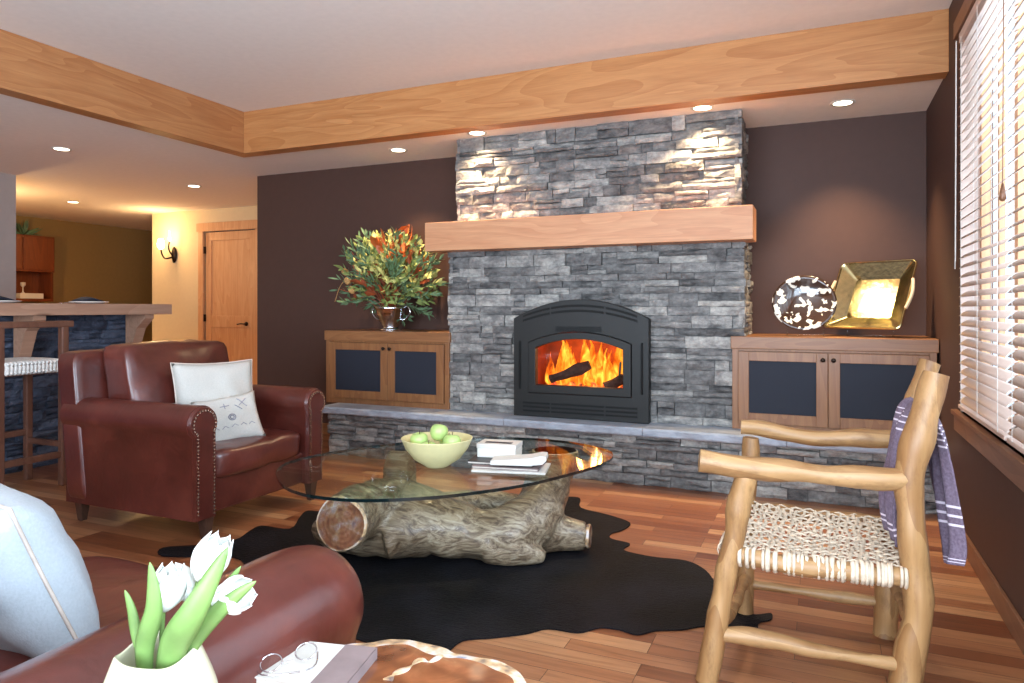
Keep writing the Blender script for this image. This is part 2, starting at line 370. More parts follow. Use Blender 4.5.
def catmull(pts, n=8, closed=False):
    pts = [V(p) for p in pts]; out = []; N = len(pts)
    for i in range(N if closed else N-1):
        p0, p1, p2, p3 = (pts[(i-1) % N], pts[i], pts[(i+1) % N], pts[(i+2) % N]) if closed else (pts[max(i-1, 0)], pts[i], pts[i+1], pts[min(i+2, N-1)])
        for k in range(n):
            t_ = k/n; out.append(.5*((2*p1)+(p2-p0)*t_+(2*p0-5*p1+4*p2-p3)*t_**2+(3*p1-p0-3*p2+p3)*t_**3))
    if not closed: out.append(pts[-1])
    return out
def lerpl(a, n):                       # resample a radius list to n entries
    return [a[min(int(i*(len(a)-1)/(n-1)), len(a)-2)]*(1-(i*(len(a)-1)/(n-1)-min(int(i*(len(a)-1)/(n-1)), len(a)-2)))+a[min(int(i*(len(a)-1)/(n-1)), len(a)-2)+1]*(i*(len(a)-1)/(n-1)-min(int(i*(len(a)-1)/(n-1)), len(a)-2)) for i in range(n)]

# ---------------- the room ----------------
XR, YB, XL, YF, ZC, ZU, ZB = .685, 5.75, -5.46, 4.783, 2.652, 3.0, 2.632
XBL = -4.695; YR = -2.5
struct(MB().box((-11.3, YR-.1, -.1), (XR+.1, 9.5, 0)).build('floor', 'floor'))
c = MB().box((XBL-.14, YR, ZU), (XR+.15, YF+.14, ZU+.1))
c.box((-11.3, YF+.14, ZC), (XR+.15, 9.5, ZC+.12)); c.box((-11.3, YR, ZC), (XBL-.14, YF+.14, ZC+.12))
struct(c.build('ceiling', 'ceiling'))
struct(MB().box((XL, YB, 0), (XR+.15, YB+.15, ZC)).build('wall_back', 'brown'))
# right wall with two window openings
W1 = (2.15, 4.43, .70, 2.72); W2 = (-1.2, 1.7, .70, 2.72)
w = MB(); x0, x1 = XR, XR+.15
w.box((x0, YR, 0), (x1, YB, .70)).box((x0, YR, 2.72), (x1, YB, ZU)).box((x0, 4.43, .70), (x1, YB, 2.72)).box((x0, 1.7, .70), (x1, 2.15, 2.72)).box((x0, YR, .70), (x1, -1.2, 2.72))
struct(w.build('wall_right', 'brown'))
w = MB().box((-7.74, YR-.15, 0), (XR+.15, YR, .5)).box((-7.74, YR-.15, 2.6), (XR+.15, YR, ZU)).box((-7.74, YR-.15, .5), (-3.6, YR, 2.6)).box((.4, YR-.15, .5), (XR+.15, YR, 2.6))
struct(w.build('wall_rear', 'grey_wall'))
struct(MB().box((-7.9, YR, 0), (-7.74, 4.69, ZC)).build('wall_left', 'grey_wall'))
w = MB().box((-9.04, 7.4, 0), (-8.06, 7.55, ZC)).box((-7.0, 7.4, 0), (-5.2, 7.55, ZC)).box((-8.06, 7.4, 2.36), (-7.0, 7.55, ZC)).box((-9.04, 7.55, 0), (-8.89, 9.3, ZC))
struct(w.build('wall_hall', 'cream'))
struct(MB().box((-5.46, YB+.15, 0), (-5.31, 7.4, ZC)).build('wall_hall_side', 'cream'))
w = MB().box((-11.2, 2.8, 0), (-11.05, 9.45, ZC)).box((-11.05, 9.3, 0), (-8.9, 9.45, ZC)).box((-11.05, 2.8, 0), (-7.9, 2.95, ZC))
struct(w.build('wall_kitchen', 'olive'))
struct(MB().box((-8.06, 7.56, 0), (-7.0, 7.6, 2.36)).build('wall_closet', 'brown'))
# beams
struct(MB().box((XBL-.14, YF, ZB), (XR, YF+.14, ZU)).build('trim_1', 'beam', bevel=.003))
struct(MB().box((XBL-.14, YR, ZB), (XBL, YF, ZU)).build('trim_2', 'beamY', bevel=.003))
b = MB().box((XR-.016, 1.0, 0), (XR, 4.9, .10)); struct(b.build('baseboard_right', 'trim', bevel=.003))
struct(MB().box((XL, YB-.016, 0), (-4.08, YB, .10)).build('baseboard_back', 'cab', bevel=.003))
struct(MB().box((-9.04, 7.384, 0), (-8.13, 7.4, .10)).build('baseboard_hall', 'door', bevel=.003))
# windows
def window(name, W_, blind):
    y0, y1, z0, z1 = W_; f = MB(); t_ = .045
    for a, b2 in (((y0, z0), (y1, z0+t_)), ((y0, z1-t_), (y1, z1)), ((y0, z0), (y0+t_, z1)), ((y1-t_, z0), (y1, z1))):
        f.box((XR+.09, a[0], a[1]), (XR+.13, b2[0], b2[1]))
    for k in (1, 2):
        y = y0+(y1-y0)*k/3; f.box((XR+.09, y-.03, z0), (XR+.13, y+.03, z1))
    f.box((XR+.095, y1-.42, z0), (XR+.12, y1-.38, z1))
    o = struct(f.build(name, 'door'))
    j = MB().box((XR+.002, y1-.012, z0), (XR+.092, y1-.0005, z1)).box((XR+.002, y0+.0005, z0), (XR+.092, y0+.012, z1)); j.build('jamb', 'blind', o)
    MB().box((XR+.108, y0+.01, z0+.01), (XR+.112, y1-.01, z1-.01)).build('pane', 'pane', o)
    c_ = MB().box((XR-.03, y0-.09, z0-.025), (XR+.09, y1+.09, z0)); c_.build('window_sill', 'trim', o, bevel=.003)
    c_ = MB().box((XR-.018, y0-.07, z0-.11), (XR, y1+.07, z0-.025)).box((XR-.02, y0-.09, z1), (XR, y1+.07, z1+.09))
    c_.build('casing', 'trim', o, bevel=.003)
window('window_1', W1, True); window('window_2', W2, False)
# rear window
f = MB()
for xx in (-3.6, -2.3, -1.0, .34): f.box((xx, YR-.1, .5), (xx+.06, YR-.05, 2.6))
f.box((-3.6, YR-.1, .5), (.4, YR-.05, .56)).box((-3.6, YR-.1, 2.54), (.4, YR-.05, 2.6))
o = struct(f.build('window_3', 'door')); MB().box((-3.59, YR-.08, .51), (.39, YR-.075, 2.59)).build('pane', 'pane', o)

def blind(y0, y1, label, wand):
    o = thing('window_blind', ((XR+.03), (y0+y1)/2, .72), label, 'window blind', 'slatted blinds on the right window')
    MB().box((XR-.01, y0, 2.665), (XR+.05, y1, 2.715)).build('head_rail', 'blind', o, bevel=.004)
    xc = XR+.012; z = .772; a = R(36); n = 0
    while z < 2.655:
        m = MB(); hw = .026
        def fn(u, v): 
            t_ = (u-.5)*2; cam_ = .0035*(1-t_*t_)
            return V((xc+t_*hw*cos(a)-cam_*sin(a), y0+(y1-y0)*v, z+t_*hw*sin(a)+cam_*cos(a)))
        m.grid(fn, 4, 1); m.build('slat', 'blind', o, smooth=True, solid=.0026); z += .0505; n += 1
    MB().box((xc-.026, y0, .722), (xc+.026, y1, .742)).build('bottom_rail', 'blind', o, bevel=.004)
    m = MB(); k = max(2, int((y1-y0)/.45)+1)
    for i in range(k):
        y = y0+.10+(y1-y0-.20)*i/(k-1)
        for dx in (-.028, .028): m.tube([(xc+dx, y, .74), (xc+dx, y, 2.67)], .0014, 6)
    m.build('ladder_cord', 'cord', o)
    if wand:
        m = MB().tube([(XR-.03, y1-.06, 2.66), (XR-.034, y1-.06, 1.5)], .002, 6).tube([(XR-.03, y1-.045, 2.66), (XR-.034, y1-.045, 1.46)], .002, 6); m.build('pull_cord', 'cord', o)
    else:
        m = MB().tube([(XR-.03, y1-.04, 2.66), (XR-.034, y1-.04, 1.72)], .002, 6).lathe([(.004, .05), (.011, .01), (.013, -.01), (.006, -.02)], (XR-.034, y1-.04, 1.69), 12)
        m.build('pull_cord', 'trim', o, smooth=True)
blind(3.37, 4.40, 'pale wooden slatted blind at the far end of the right window, nearest the cabinet', True)
blind(2.2, 3.33, 'pale slatted blind cut off by the right edge, nearer than the other', False)

# ---------------- stone ----------------
def stone_run(mb, x0, x1, z0, z1, T, rs, hole=None, depth=.05, hmin=.045, hmax=.105):
    """ledgestone courses on a local plane; T(x, d, z) -> world point, d = distance out of the wall"""
    z = z0
    while z < z1-.001:
        h = rs.uniform(hmin, hmax)
        if z+h > z1-.03: h = z1-z
        segs = [(x0, x1)]
        if hole and z < hole[3] and z+h > hole[2]: segs = [(x0, hole[0]), (hole[1], x1)]
        for a, b_ in segs:
            x = a
            while x < b_-.001:
                L = rs.uniform(.08, .36)
                if x+L > b_-.07: L = b_-x
                parts = [(z, h)]
                if h > .06 and rs.random() < .35: q = h*rs.uniform(.4, .6); parts = [(z, q), (z+q, h-q)]
                for zz, hh in parts:
                    o_ = rs.uniform(.012, depth); g = .0018; tone = rs.uniform(.02, 1); nx = max(3, int(L/.035)); nz = 3; vs = []; fs = []
                    sl = rs.uniform(-.008, .008); e = rs.uniform(0, 500)
                    for j in range(nz+1):
                        for i in range(nx+1):
                            X = x+g+(L-2*g)*i/nx; Z = zz+g+(hh-2*g)*j/nz
                            ed = (i in (0, nx)) or (j in (0, nz)); nn = noise.noise(V((X*11, Z*26, e)))
                            d = o_+sl*(2*i/nx-1)+nn*.018-(.009 if ed else 0)
                            if j in (0, nz): Z += noise.noise(V((X*20, e, Z*9)))*.006
                            vs.append(T(X, max(.003, d), Z))
                    nb = len(vs); ring = [i for i in range(nx+1)]+[j*(nx+1)+nx for j in range(1, nz+1)]+[nz*(nx+1)+i for i in range(nx-1, -1, -1)]+[j*(nx+1) for j in range(nz-1, 0, -1)]
                    fs = [(j*(nx+1)+i, j*(nx+1)+i+1, (j+1)*(nx+1)+i+1, (j+1)*(nx+1)+i) for j in range(nz) for i in range(nx)]
                    for r_ in ring:
                        i, j = r_ % (nx+1), r_//(nx+1)
                        vs.append(T(x+g+(L-2*g)*i/nx, -.02, zz+g+(hh-2*g)*j/nz))
                    for k in range(len(ring)): k2 = (k+1) % len(ring); fs.append((ring[k], ring[k2], nb+k2, nb+k))
                    mb.add(vs, fs, 0, tone)
                x += L
        z += h
rs = random.Random(3)
HOLE = (-2.15, -1.19, .43, 1.14)
ZH = .415
fp = thing('stone_chimney', (-1.65, 5.3, ZH), 'grey stacked ledgestone chimney breast rising from the hearth to the ceiling', 'fireplace')
m = MB()
m.box((-2.80, 5.17, ZH), (HOLE[0], YB-.003, 1.98)); m.box((HOLE[1], 5.17, ZH), (-.51, YB-.003, 1.98)); m.box((HOLE[0], 5.17, HOLE[3]), (HOLE[1], YB-.003, 1.98)); m.box((-2.75, 5.2, 1.98), (-.54, YB-.003, ZC-.003))
stone_run(m, -2.83, -.485, ZH, 1.74, lambda x, d, z: V((x, 5.17-d, z)), rs, HOLE)
stone_run(m, -2.77, -.505, 1.93, ZC, lambda x, d, z: V((x, 5.20-d, z)), rs)
stone_run(m, 5.14, YB, ZH, 1.72, lambda x, d, z: V((-.51+d*.7, x, z)), rs)
stone_run(m, 5.17, YB, 1.93, ZC, lambda x, d, z: V((-.54+d*.7, x, z)), rs)
stone_run(m, 5.14, YB, ZH, 1.72, lambda x, d, z: V((-2.80-d*.7, x, z)), rs)
stone_run(m, 5.17, YB, 1.93, ZC, lambda x, d, z: V((-2.75-d*.7, x, z)), rs)
m.build('stone_facing', 'stone', fp)
m = MB(); m.box((-2.94, 4.95, 1.715), (-.413, 5.21, 1.945)); m.build('mantel', 'mantel', fp, bevel=.004)
he = thing('stone_hearth', (-1.6, 5.3, 0), 'long raised ledgestone hearth topped with pale blue-grey slabs', 'hearth')
m = MB(); m.box((-3.86, 4.96, 0), (XR-.002, YB-.003, .355))
stone_run(m, -3.88, XR-.002, 0, .357, lambda x, d, z: V((x, 4.96-d, z)), rs, hmin=.04, hmax=.09, depth=.055)
stone_run(m, 4.93, YB, 0, .357, lambda x, d, z: V((-3.86-d*.6, x, z)), rs)
m.build('stone_facing', 'stone', he)
x = -3.93; cuts = [-3.93, -3.1, -2.2, -1.14, -.2, XR]
for i in range(5):
    m = MB(); a, b_ = cuts[i]+.002, cuts[i+1]-.002; nx = 26
    vs = []; 
    for k in range(nx+1):
        X = a+(b_-a)*k/nx; w1 = .012*noise.noise(V((X*7, i, 3))); w2 = .012*noise.noise(V((X*9, i, 9)))
        vs += [V((X, YB-.003, .357)), V((X, YB-.003, ZH)), V((X, 4.872+w1*.5, ZH)), V((X, 4.862+w1, ZH-.012)), V((X, 4.866+w2, .357+.01)), V((X, 4.875+w2, .357))]
    fs = [tuple(k*6+q for q in range(6)) for k in (0, nx)]
    for k in range(nx):
        for q in range(6): q2 = (q+1) % 6; fs.append((k*6+q, k*6+q2, (k+1)*6+q2, (k+1)*6+q))
    m.add(vs, fs); m.build('hearth_slab', 'slab', he)

# ---------------- fireplace insert ----------------
ins = thing('fireplace_insert', (-1.668, 5.1, ZH), 'black arched cast-iron wood-burning fireplace insert set in the stone', 'fireplace insert')
def arc_pts(xa, xb, z, rise, n=24, side='top'):
    out = []
    for i in range(n+1):
        t_ = i/n; out.append((xa+(xb-xa)*t_, z+rise*(1-(2*t_-1)**2)))
    return out
def loop(xa, xb, z0, z1, rise, n=24):
    bot = [(xb+(xa-xb)*i/n, z0) for i in range(n)]; l = [(xa, z0+(z1-z0)*i/n) for i in range(n)]
    top = arc_pts(xa, xb, z1, rise, n)[:n]; r = [(xb, z1+(z0-z1)*i/n) for i in range(n)]
    return bot+l+top+r
def ring_plate(mb, o_, i_, y0, y1):
    n = len(o_); vs = [V((p[0], y, p[1])) for y in (y0, y1) for L in (o_, i_) for p in L]
    fs = []
    for k in range(n):
        q = (k+1) % n
        fs += [(k, q, n+q, n+k), (2*n+k, 2*n+q, 3*n+q, 3*n+k), (k, q, 2*n+q, 2*n+k), (n+k, n+q, 3*n+q, 3*n+k)]
    return mb.add(vs, fs)
FX0, FX1 = -2.199, -1.137
m = MB(); ring_plate(m, loop(FX0, FX1, .418, 1.175, .145), loop(-2.075, -1.262, .60, .99, .085), 5.055, 5.13); m.build('face_plate', 'black', ins, bevel=.004)
m = MB(); ring_plate(m, loop(-2.072, -1.265, .603, .99, .083), loop(-2.012, -1.325, .665, .95, .07), 5.04, 5.10); m.build('door', 'black', ins, bevel=.005)
# fire-door glass
m = MB(); pl = loop(-2.012, -1.325, .665, .95, .07, 12); m.add([V((p[0], 5.088, p[1])) for p in pl], [tuple(range(len(pl)))]); m.build('glass', 'pane', ins)
MB().tube([(-1.345, 5.02, .74), (-1.335, 5.0, .80), (-1.335, 5.02, .86)], .008, 8).build('door_handle', 'black', ins, smooth=True)
for (za, rr) in ((1.15, .115), (1.118, .108)):      # arched vents: raised black strips stand in for the shade inside the slots
    for a, b_ in ((-2.12, -1.90), (-1.885, -1.47), (-1.455, -1.22)):
        pts = []
        for i in range(11):
            X = a+(b_-a)*i/10; t_ = (X-FX0)/(FX1-FX0); pts.append((X, za+rr*(1-(2*t_-1)**2)))
        mm = MB()
        vs = [V((p[0], y, p[1]+dz)) for y in (5.05, 5.06) for dz in (0, .017) for p in pts]; n = 11; fs = []
        for i in range(10): fs += [(i, i+1, n+i+1, n+i), (2*n+i, 2*n+i+1, 3*n+i+1, 3*n+i), (i, i+1, 2*n+i+1, 2*n+i), (n+i, n+i+1, 3*n+i+1, 3*n+i)]
        fs += [(0, n, 3*n, 2*n), (10, n+10, 3*n+10, 2*n+10)]
        mm.add(vs, fs).build('vent_slot_shade', 'slot', ins)
m = MB()
for i in range(9): m.box((-1.85+i*.0, 5.049, 1.077+i*.0045+.0), (-1.49, 5.056, 1.079+i*.0045))
m.build('vent_screen', 'slot', ins)
for za in (.455, .485, .515):
    for a, b_ in ((-2.12, -1.90), (-1.885, -1.47), (-1.455, -1.22)): MB().box((a, 5.05, za), (b_, 5.06, za+.014)).build('vent_slot_shade', 'slot', ins)  # lower vents: dark strips on the plate in place of shaded openings
for X in (-2.145, -1.185): MB().tube([(X, 5.048, .63), (X, 5.04, .65), (X, 5.04, .98), (X, 5.048, 1.0)], .007, 8).build('side_rod', 'slot', ins, smooth=True)
m = MB(); m.box((-2.14, 5.55, .55), (-1.2, 5.57, 1.12)).box((-2.14, 5.13, .55), (-2.12, 5.57, 1.12)).box((-1.22, 5.13, .55), (-1.2, 5.57, 1.12)).box((-2.14, 5.13, .55), (-1.2, 5.57, .60)).box((-2.14, 5.13, 1.1), (-1.2, 5.57, 1.12))
m.build('firebox', 'firebox', ins)
m = MB()
for i in range(70):
    m.sphere((rnd.uniform(-2.0, -1.35), rnd.uniform(5.16, 5.45), .60+rnd.uniform(.01, .06)), rnd.uniform(.018, .035), 8, wob=.5)
tag(m.build('embers', 'ember', smooth=False), 'bed of glowing orange embers in the firebox', 'embers', kind='stuff')
for p0, p1, r_, lb in (((-1.93, 5.16, .70), (-1.62, 5.19, .82), .04, 'burning split log leaning up towards the right in the fire'), ((-1.50, 5.17, .66), (-1.36, 5.22, .72), .04, 'short burning log at the right of the fire'), ((-1.9, 5.36, .655), (-1.4, 5.40, .66), .05, 'charred log lying across the back of the fire')):
    m = MB(); pts = [V(p0).lerp(V(p1), i/8) for i in range(9)]; m.tube(pts, r_, 10, wob=.02); tag(m.build('firewood', 'bark'), lb, 'firewood')
m = MB()
for i in range(38):
    cx, cy = rnd.uniform(-1.97, -1.36), rnd.uniform(5.2, 5.45); h = rnd.uniform(.2, .42); r_ = rnd.uniform(.03, .065); e = rnd.uniform(0, 99)
    pr = [(r_*.5, 0), (r_, h*.18), (r_*.85, h*.4), (r_*.5, h*.65), (r_*.22, h*.85), (.002, h)]
    def fn(p, a, e=e, h=h): t_ = p.z/h; return V((p.x+.06*t_*noise.noise(V((e, p.z*6, 0))), p.y*.5, p.z))
    m.lathe(pr, (cx, cy, .635), 14, fn)
tag(m.build('flames', 'flame', smooth=True), 'orange and yellow flames filling the firebox behind the glass', 'flames', kind='stuff')
lamp('fire_glow', 'POINT', (-1.66, 5.3, .85), 14, (1, .42, .12), shadow_soft_size=.1)

# ---------------- media cabinets ----------------
def cabinet(xa, xb, za, zb, yf, label, split):
    o = thing('media_cabinet', ((xa+xb)/2, (yf+YB)/2, za), label, 'cabinet', 'low media cabinets on the hearth')
    zt = zb-.085
    m = MB().box((xa+.01, yf+.03, za), (xb-.01, YB, zt)); m.build('body', 'cab', o, bevel=.002)
    MB().box((xa, yf-.012, zt), (xb, YB, zb)).build('cabinet_top', 'cab', o, bevel=.004)
    f = MB().box((xa+.01, yf, za), (xa+.05, yf+.03, zt)).box((xb-.05, yf, za), (xb-.01, yf+.03, zt)).box((xa+.05, yf, za), (xb-.05, yf+.03, za+.045)).box((xa+.05, yf, zt-.015), (xb-.05, yf+.03, zt))
    f.build('face_frame', 'cabV', o, bevel=.002)
    xs = [xa+.052, split-.002, split+.002, xb-.052]
    for k in (0, 1):
        a, b_ = xs[2*k], xs[2*k+1]; c0, c1 = za+.048, zt-.018; s = .07
        d = MB().box((a, yf-.018, c0), (a+s, yf-.0005, c1)).box((b_-s, yf-.018, c0), (b_, yf-.0005, c1)).box((a+s, yf-.018, c0), (b_-s, yf-.0005, c0+s)).box((a+s, yf-.018, c1-s*.9), (b_-s, yf-.0005, c1))
        dr = d.build('door', 'cabV', o, bevel=.002)
        MB().box((a+s, yf-.008, c0+s), (b_-s, yf-.002, c1-s*.9)).build('cloth_panel', 'panel', dr)
        kx = b_-.03 if k == 0 else a+.03
        m = MB().lathe([(.006, 0), (.006, .012), (.014, .018), (.015, .026), (.008, .032)], (kx, yf-.018, c1-.045), 14, mat=Matrix.Rotation(R(90), 4, 'X')); m.build('knob', 'bronze', dr, smooth=True)
cabinet(-4.072, -2.80, ZH, 1.055, 5.12, 'low maple media cabinet left of the fireplace, under the foliage vase', -3.40)
cabinet(-.575, .679, ZH, 1.058, 5.12, 'low maple media cabinet right of the fireplace, under the display dishes', .045)

# ---------------- vase with foliage ----------------
VC = V((-3.545, 5.38, 1.055))
vz = thing('silver_vase', VC, 'flared silver vase with two handles on the left cabinet', 'vase')
m = MB().lathe([(.095, 0), (.10, .008), (.07, .02), (.066, .03), (.10, .09), (.125, .15), (.135, .19), (.155, .215), (.148, .212), (.128, .185), (.105, .12), (.06, .04)], VC, 36, lambda p, a: V((p.x*(1+.03*cos(8*a)), p.y*(1+.03*cos(8*a)), p.z)))
m.build('vase_body', 'silver', vz, smooth=True)
for s_ in (-1, 1):
    pts = catmull([VC+V((s_*.10, 0, .20)), VC+V((s_*.17, 0, .215)), VC+V((s_*.20, 0, .16)), VC+V((s_*.15, 0, .10)), VC+V((s_*.085, 0, .10))], 6)
    MB().tube(pts, .009, 8).build('handle', 'silver', vz, smooth=True)
bq = thing('foliage_bouquet', VC+V((0, 0, .15)), 'autumn bouquet of green, yellow and rust foliage standing in the silver vase', 'bouquet')
def leafm(mb, base, d, L, wd, curl=.2):
    d = d.normalized(); up = V((rnd.uniform(-1, 1), rnd.uniform(-1, 1), rnd.uniform(-.3, 1))); sd = d.cross(up).normalized(); nn = sd.cross(d)
    c = [(0, .02), (.3, .8), (.6, 1), (.85, .5), (1, .02)]; vs = []
    for t_, w_ in c:
        p = base+d*L*t_-nn*curl*L*t_*t_
        vs += [p-sd*wd*w_+nn*wd*.3*w_, p, p+sd*wd*w_+nn*wd*.3*w_]
    fs = []
    for i in range(4): fs += [(i*3, i*3+1, i*3+4, i*3+3), (i*3+1, i*3+2, i*3+5, i*3+4)]
    mb.add(vs, fs)
BC = VC+V((0, -.03, .43))
def bpos(sx=.50, sz=.33, z_lo=-.75):
    while True:
        p = V((rnd.gauss(0, .5), rnd.uniform(-.9, .9), rnd.uniform(z_lo*.8, 1)))
        if p.length < 1: break
    return V((p.x*sx*.9, p.y*.24, p.z*sz*.93))
def sprays(name, mat, n, L, wd, k, sx=.5, sz=.36, z_lo=-.75, xr=(-9, 9)):
    mb = MB(); i = 0
    while i < n:
        o_ = bpos(sx, sz, z_lo)
        if not xr[0] < o_.x < xr[1]: continue
        i += 1; p = BC+o_; d = (o_+V((0, 0, .16))).normalized()
        for q in range(k):
            leafm(mb, p+d*q*L*.22, (d+V((rnd.uniform(-1, 1), rnd.uniform(-1, 1), rnd.uniform(-.7, 1)))*.9), L*rnd.uniform(.6, 1.2), wd*rnd.uniform(.7, 1.3), rnd.uniform(-.3, .5))
    return mb.build(name, mat, bq)
sprays('green_foliage', 'green1', 120, .08, .015, 7)
sprays('yellow_foliage', 'green2', 85, .07, .015, 7, sx=.45, sz=.38, z_lo=-.2)
sprays('cedar_foliage', 'green3', 120, .09, .010, 9, sz=.34, z_lo=-1)
sprays('orange_leaf_cluster', 'orange', 16, .16, .036, 3, sx=.3, sz=.40, z_lo=.1, xr=(.0, .26))
sprays('rust_leaf_cluster', 'rust', 26, .13, .028, 3, sx=.4, sz=.3, z_lo=-.7)
for q in [(-.38, -.10, .02), (-.42, -.08, .10), (-.31, -.13, -.06)]:
    m = MB(); m.sphere(BC+V(q), .042, 12, wob=.6); m.build('seed_head', 'tan', bq)
m = MB()
for i in range(26):
    o_ = bpos(.56, .45, -.4); p0 = VC+V((0, 0, .1)); p2 = BC+o_*1.12; p1 = p0.lerp(p2, .5)+V((0, 0, .05)); m.tube(catmull([p0, p1, p2], 4), .003, 5)
m.build('stem', 'rust', bq)
m = MB()
for i in range(10):
    o_ = bpos(.4, .4, 0); p0 = BC+o_*.5; p2 = BC+o_*1.1+V((0, -.06, .03)); p1 = p0.lerp(p2, .5)+V((0, 0, .03)); m.tube(catmull([p0, p1, p2], 4), .0028, 5)
tp = BC+V((-.17, 0, .44)); m.tube(catmull([BC+V((-.05, 0, .1)), BC+V((-.10, 0, .33)), tp], 5), .003, 5); m.tube(catmull([BC+V((-.2, 0, .0)), BC+V((-.45, -.05, .02)), BC+V((-.56, -.05, -.17))], 5), .003, 5)
m.build('pale_twig', 'tan', bq)

# ---------------- display dishes ----------------
def easel(cx, cy, w_, label):
    o = MB()
    for s_ in (-1, 1):
        x = cx+s_*w_
        o.tube(catmull([(x, cy-.07, 1.10), (x, cy-.06, 1.064), (x, cy+.02, 1.062), (x, cy+.05, 1.064)], 4), .005, 6); o.tube([(x, cy+.01, 1.063), (x, cy+.06, 1.21)], .005, 6)
    o.tube([(cx-w_, cy+.03, 1.064), (cx+w_, cy+.03, 1.064)], .005, 6)
    tag(o.build('plate_stand', 'clear', smooth=True), label, 'plate stand', 'clear stands under the dishes')
easel(-.10, 5.40, .12, 'clear acrylic stand holding the round spotted dish'); easel(.31, 5.42, .14, 'clear acrylic stand holding the square brass tray')
mt = Matrix.Rotation(R(78), 4, 'X')
rd = MB().lathe([(.002, -.035), (.08, -.033), (.14, -.02), (.19, .004), (.212, .014), (.212, .018), (.19, .010), (.14, -.012), (.08, -.025), (.002, -.028)], (-.108, 5.40, 1.29), 48, mat=mt, fn=lambda p, a: V((p.x, p.y*.93, p.z)))
tag(rd.build('round_dish', 'cowdish', smooth=True), 'round shallow dish with brown and white hide pattern on the right cabinet', 'dish')
br = thing('square_tray', (.30, 5.42, 1.07), 'square hammered brass tray with two handles, leaning on a stand', 'tray')
m = MB(); rot = Matrix.Translation((.318, 5.43, 1.335)) @ Matrix.Rotation(R(-30), 4, 'Z') @ Matrix.Rotation(R(-28), 4, 'X')
def sqloop(h, y, rr, n=8):
    out = []
    for cx, cz, a0 in ((h-rr, h-rr, 0), (-h+rr, h-rr, 90), (-h+rr, -h+rr, 180), (h-rr, -h+rr, 270)):
        for i in range(n+1): a = R(a0+90*i/n); out.append(rot @ V((cx+rr*cos(a), y, cz+rr*sin(a))))
    return out
Ls = [sqloop(.265, -.03, .04), sqloop(.258, -.036, .04), sqloop(.248, -.028, .035), sqloop(.15, .03, .012), sqloop(.148, .04, .012), sqloop(.265, -.024, .04)]
n = len(Ls[0]); vs = [p for L in Ls for p in L]; fs = [(a*n+k, a*n+(k+1) % n, (a+1)*n+(k+1) % n, (a+1)*n+k) for a in (0, 1, 2) for k in range(n)]
fs += [tuple(3*n+k for k in range(n)), tuple(4*n+k for k in range(n))]+[(a*n+k, a*n+(k+1) % n, b_*n+(k+1) % n, b_*n+k) for a, b_ in ((4, 5), (5, 0)) for k in range(n)]
m.add(vs, fs).build('tray_body', 'brass', br, bevel=.003)
for s_ in (-1, 1):
    pts = [rot @ V((s_*(.265+.018*sin(pi*i/8)), -.035, -.11+.22*i/8)) for i in range(9)]
    MB().tube(pts, .011, 8).build('handle', 'ivory', br, smooth=True)

# ---------------- downlights ----------------
dl = [(-6.10, 4.08, 'recessed ceiling downlight, leftmost over the bar', 14), (-9.0, 6.17, 'small recessed ceiling downlight deep in the kitchen', 22), (-6.56, 5.92, 'recessed ceiling downlight in front of the hallway door', 14),
      (-3.418, 5.30, 'recessed ceiling downlight above the foliage bouquet', 26), (-2.51, 5.035, 'recessed ceiling downlight over the left end of the chimney', 24), (-.755, 5.035, 'recessed ceiling downlight over the right end of the chimney', 26), (.138, 5.30, 'recessed ceiling downlight above the right cabinet', 30)]
for x, y, lb, pw in dl:
    o = thing('recessed_downlight', (x, y, ZC), lb, 'ceiling light', 'recessed ceiling downlights')
    MB().lathe([(.062, -.004), (.078, -.006), (.082, -.001), (.082, 0), (.06, 0)], (x, y, ZC), 28, caps=False).build('trim_ring', 'rim', o, smooth=True)
    MB().lathe([(.001, -.0035), (.06, -.0035)], (x, y, ZC), 28).build('bulb', 'bulb', o)
    l = lamp('downlight_beam', 'SPOT', (x, y, ZC-.012), pw*6, (1, .72, .42), shadow_soft_size=.03, spot_size=R(112 if pw in (24, 26) and y < 5.1 else 92), spot_blend=.85)

# ---------------- hall: door, sconce ----------------
d = MB(); X0, X1, zt = -8.0, -7.06, 2.33
o = MB().box((X0, 7.42, .01), (X0+.11, 7.46, zt)).box((X1-.11, 7.42, .01), (X1, 7.46, zt)).box((X0+.11, 7.42, zt-.12), (X1-.11, 7.46, zt)).box((X0+.11, 7.42, .99), (X1-.11, 7.46, 1.15)).box((X0+.11, 7.42, .01), (X1-.11, 7.46, .22))
dr = struct(o.build('door_1', 'door', bevel=.004))
m = MB().box((X0+.11, 7.435, 1.15), (X1-.11, 7.45, zt-.12)).box((X0+.11, 7.435, .22), (X1-.11, 7.45, .99)); m.build('door_panel', 'door', dr)
for z in (2.08, 1.12, .3): MB().box((X0-.012, 7.395, z-.05), (X0+.012, 7.42, z+.05)).build('hinge', 'bronze', dr)
hx, hz = -7.24, 1.04
m = MB().lathe([(.03, 0), (.03, .008), (.012, .012), (.010, .05)], (hx, 7.42, hz), 16, mat=Matrix.Rotation(R(90), 4, 'X')); m.tube(catmull([(hx, 7.37, hz), (hx-.05, 7.365, hz+.004), (hx-.12, 7.37, hz-.006)], 4), .009, 8); m.build('door_handle', 'bronze', dr, smooth=True)
m = MB().box((X0-.10, 7.38, 0), (X0-.012, 7.42, zt+.01)).box((X1+.012, 7.38, 0), (X1+.10, 7.42, zt+.01)).box((X0-.125, 7.372, zt+.01), (X1+.125, 7.42, zt+.13)); struct(m.build('trim_3', 'door', bevel=.003))
sc = thing('wall_sconce', (-8.62, 7.4, 2.0), 'bronze wall sconce with a glowing glass shade on the cream wall', 'wall lamp')
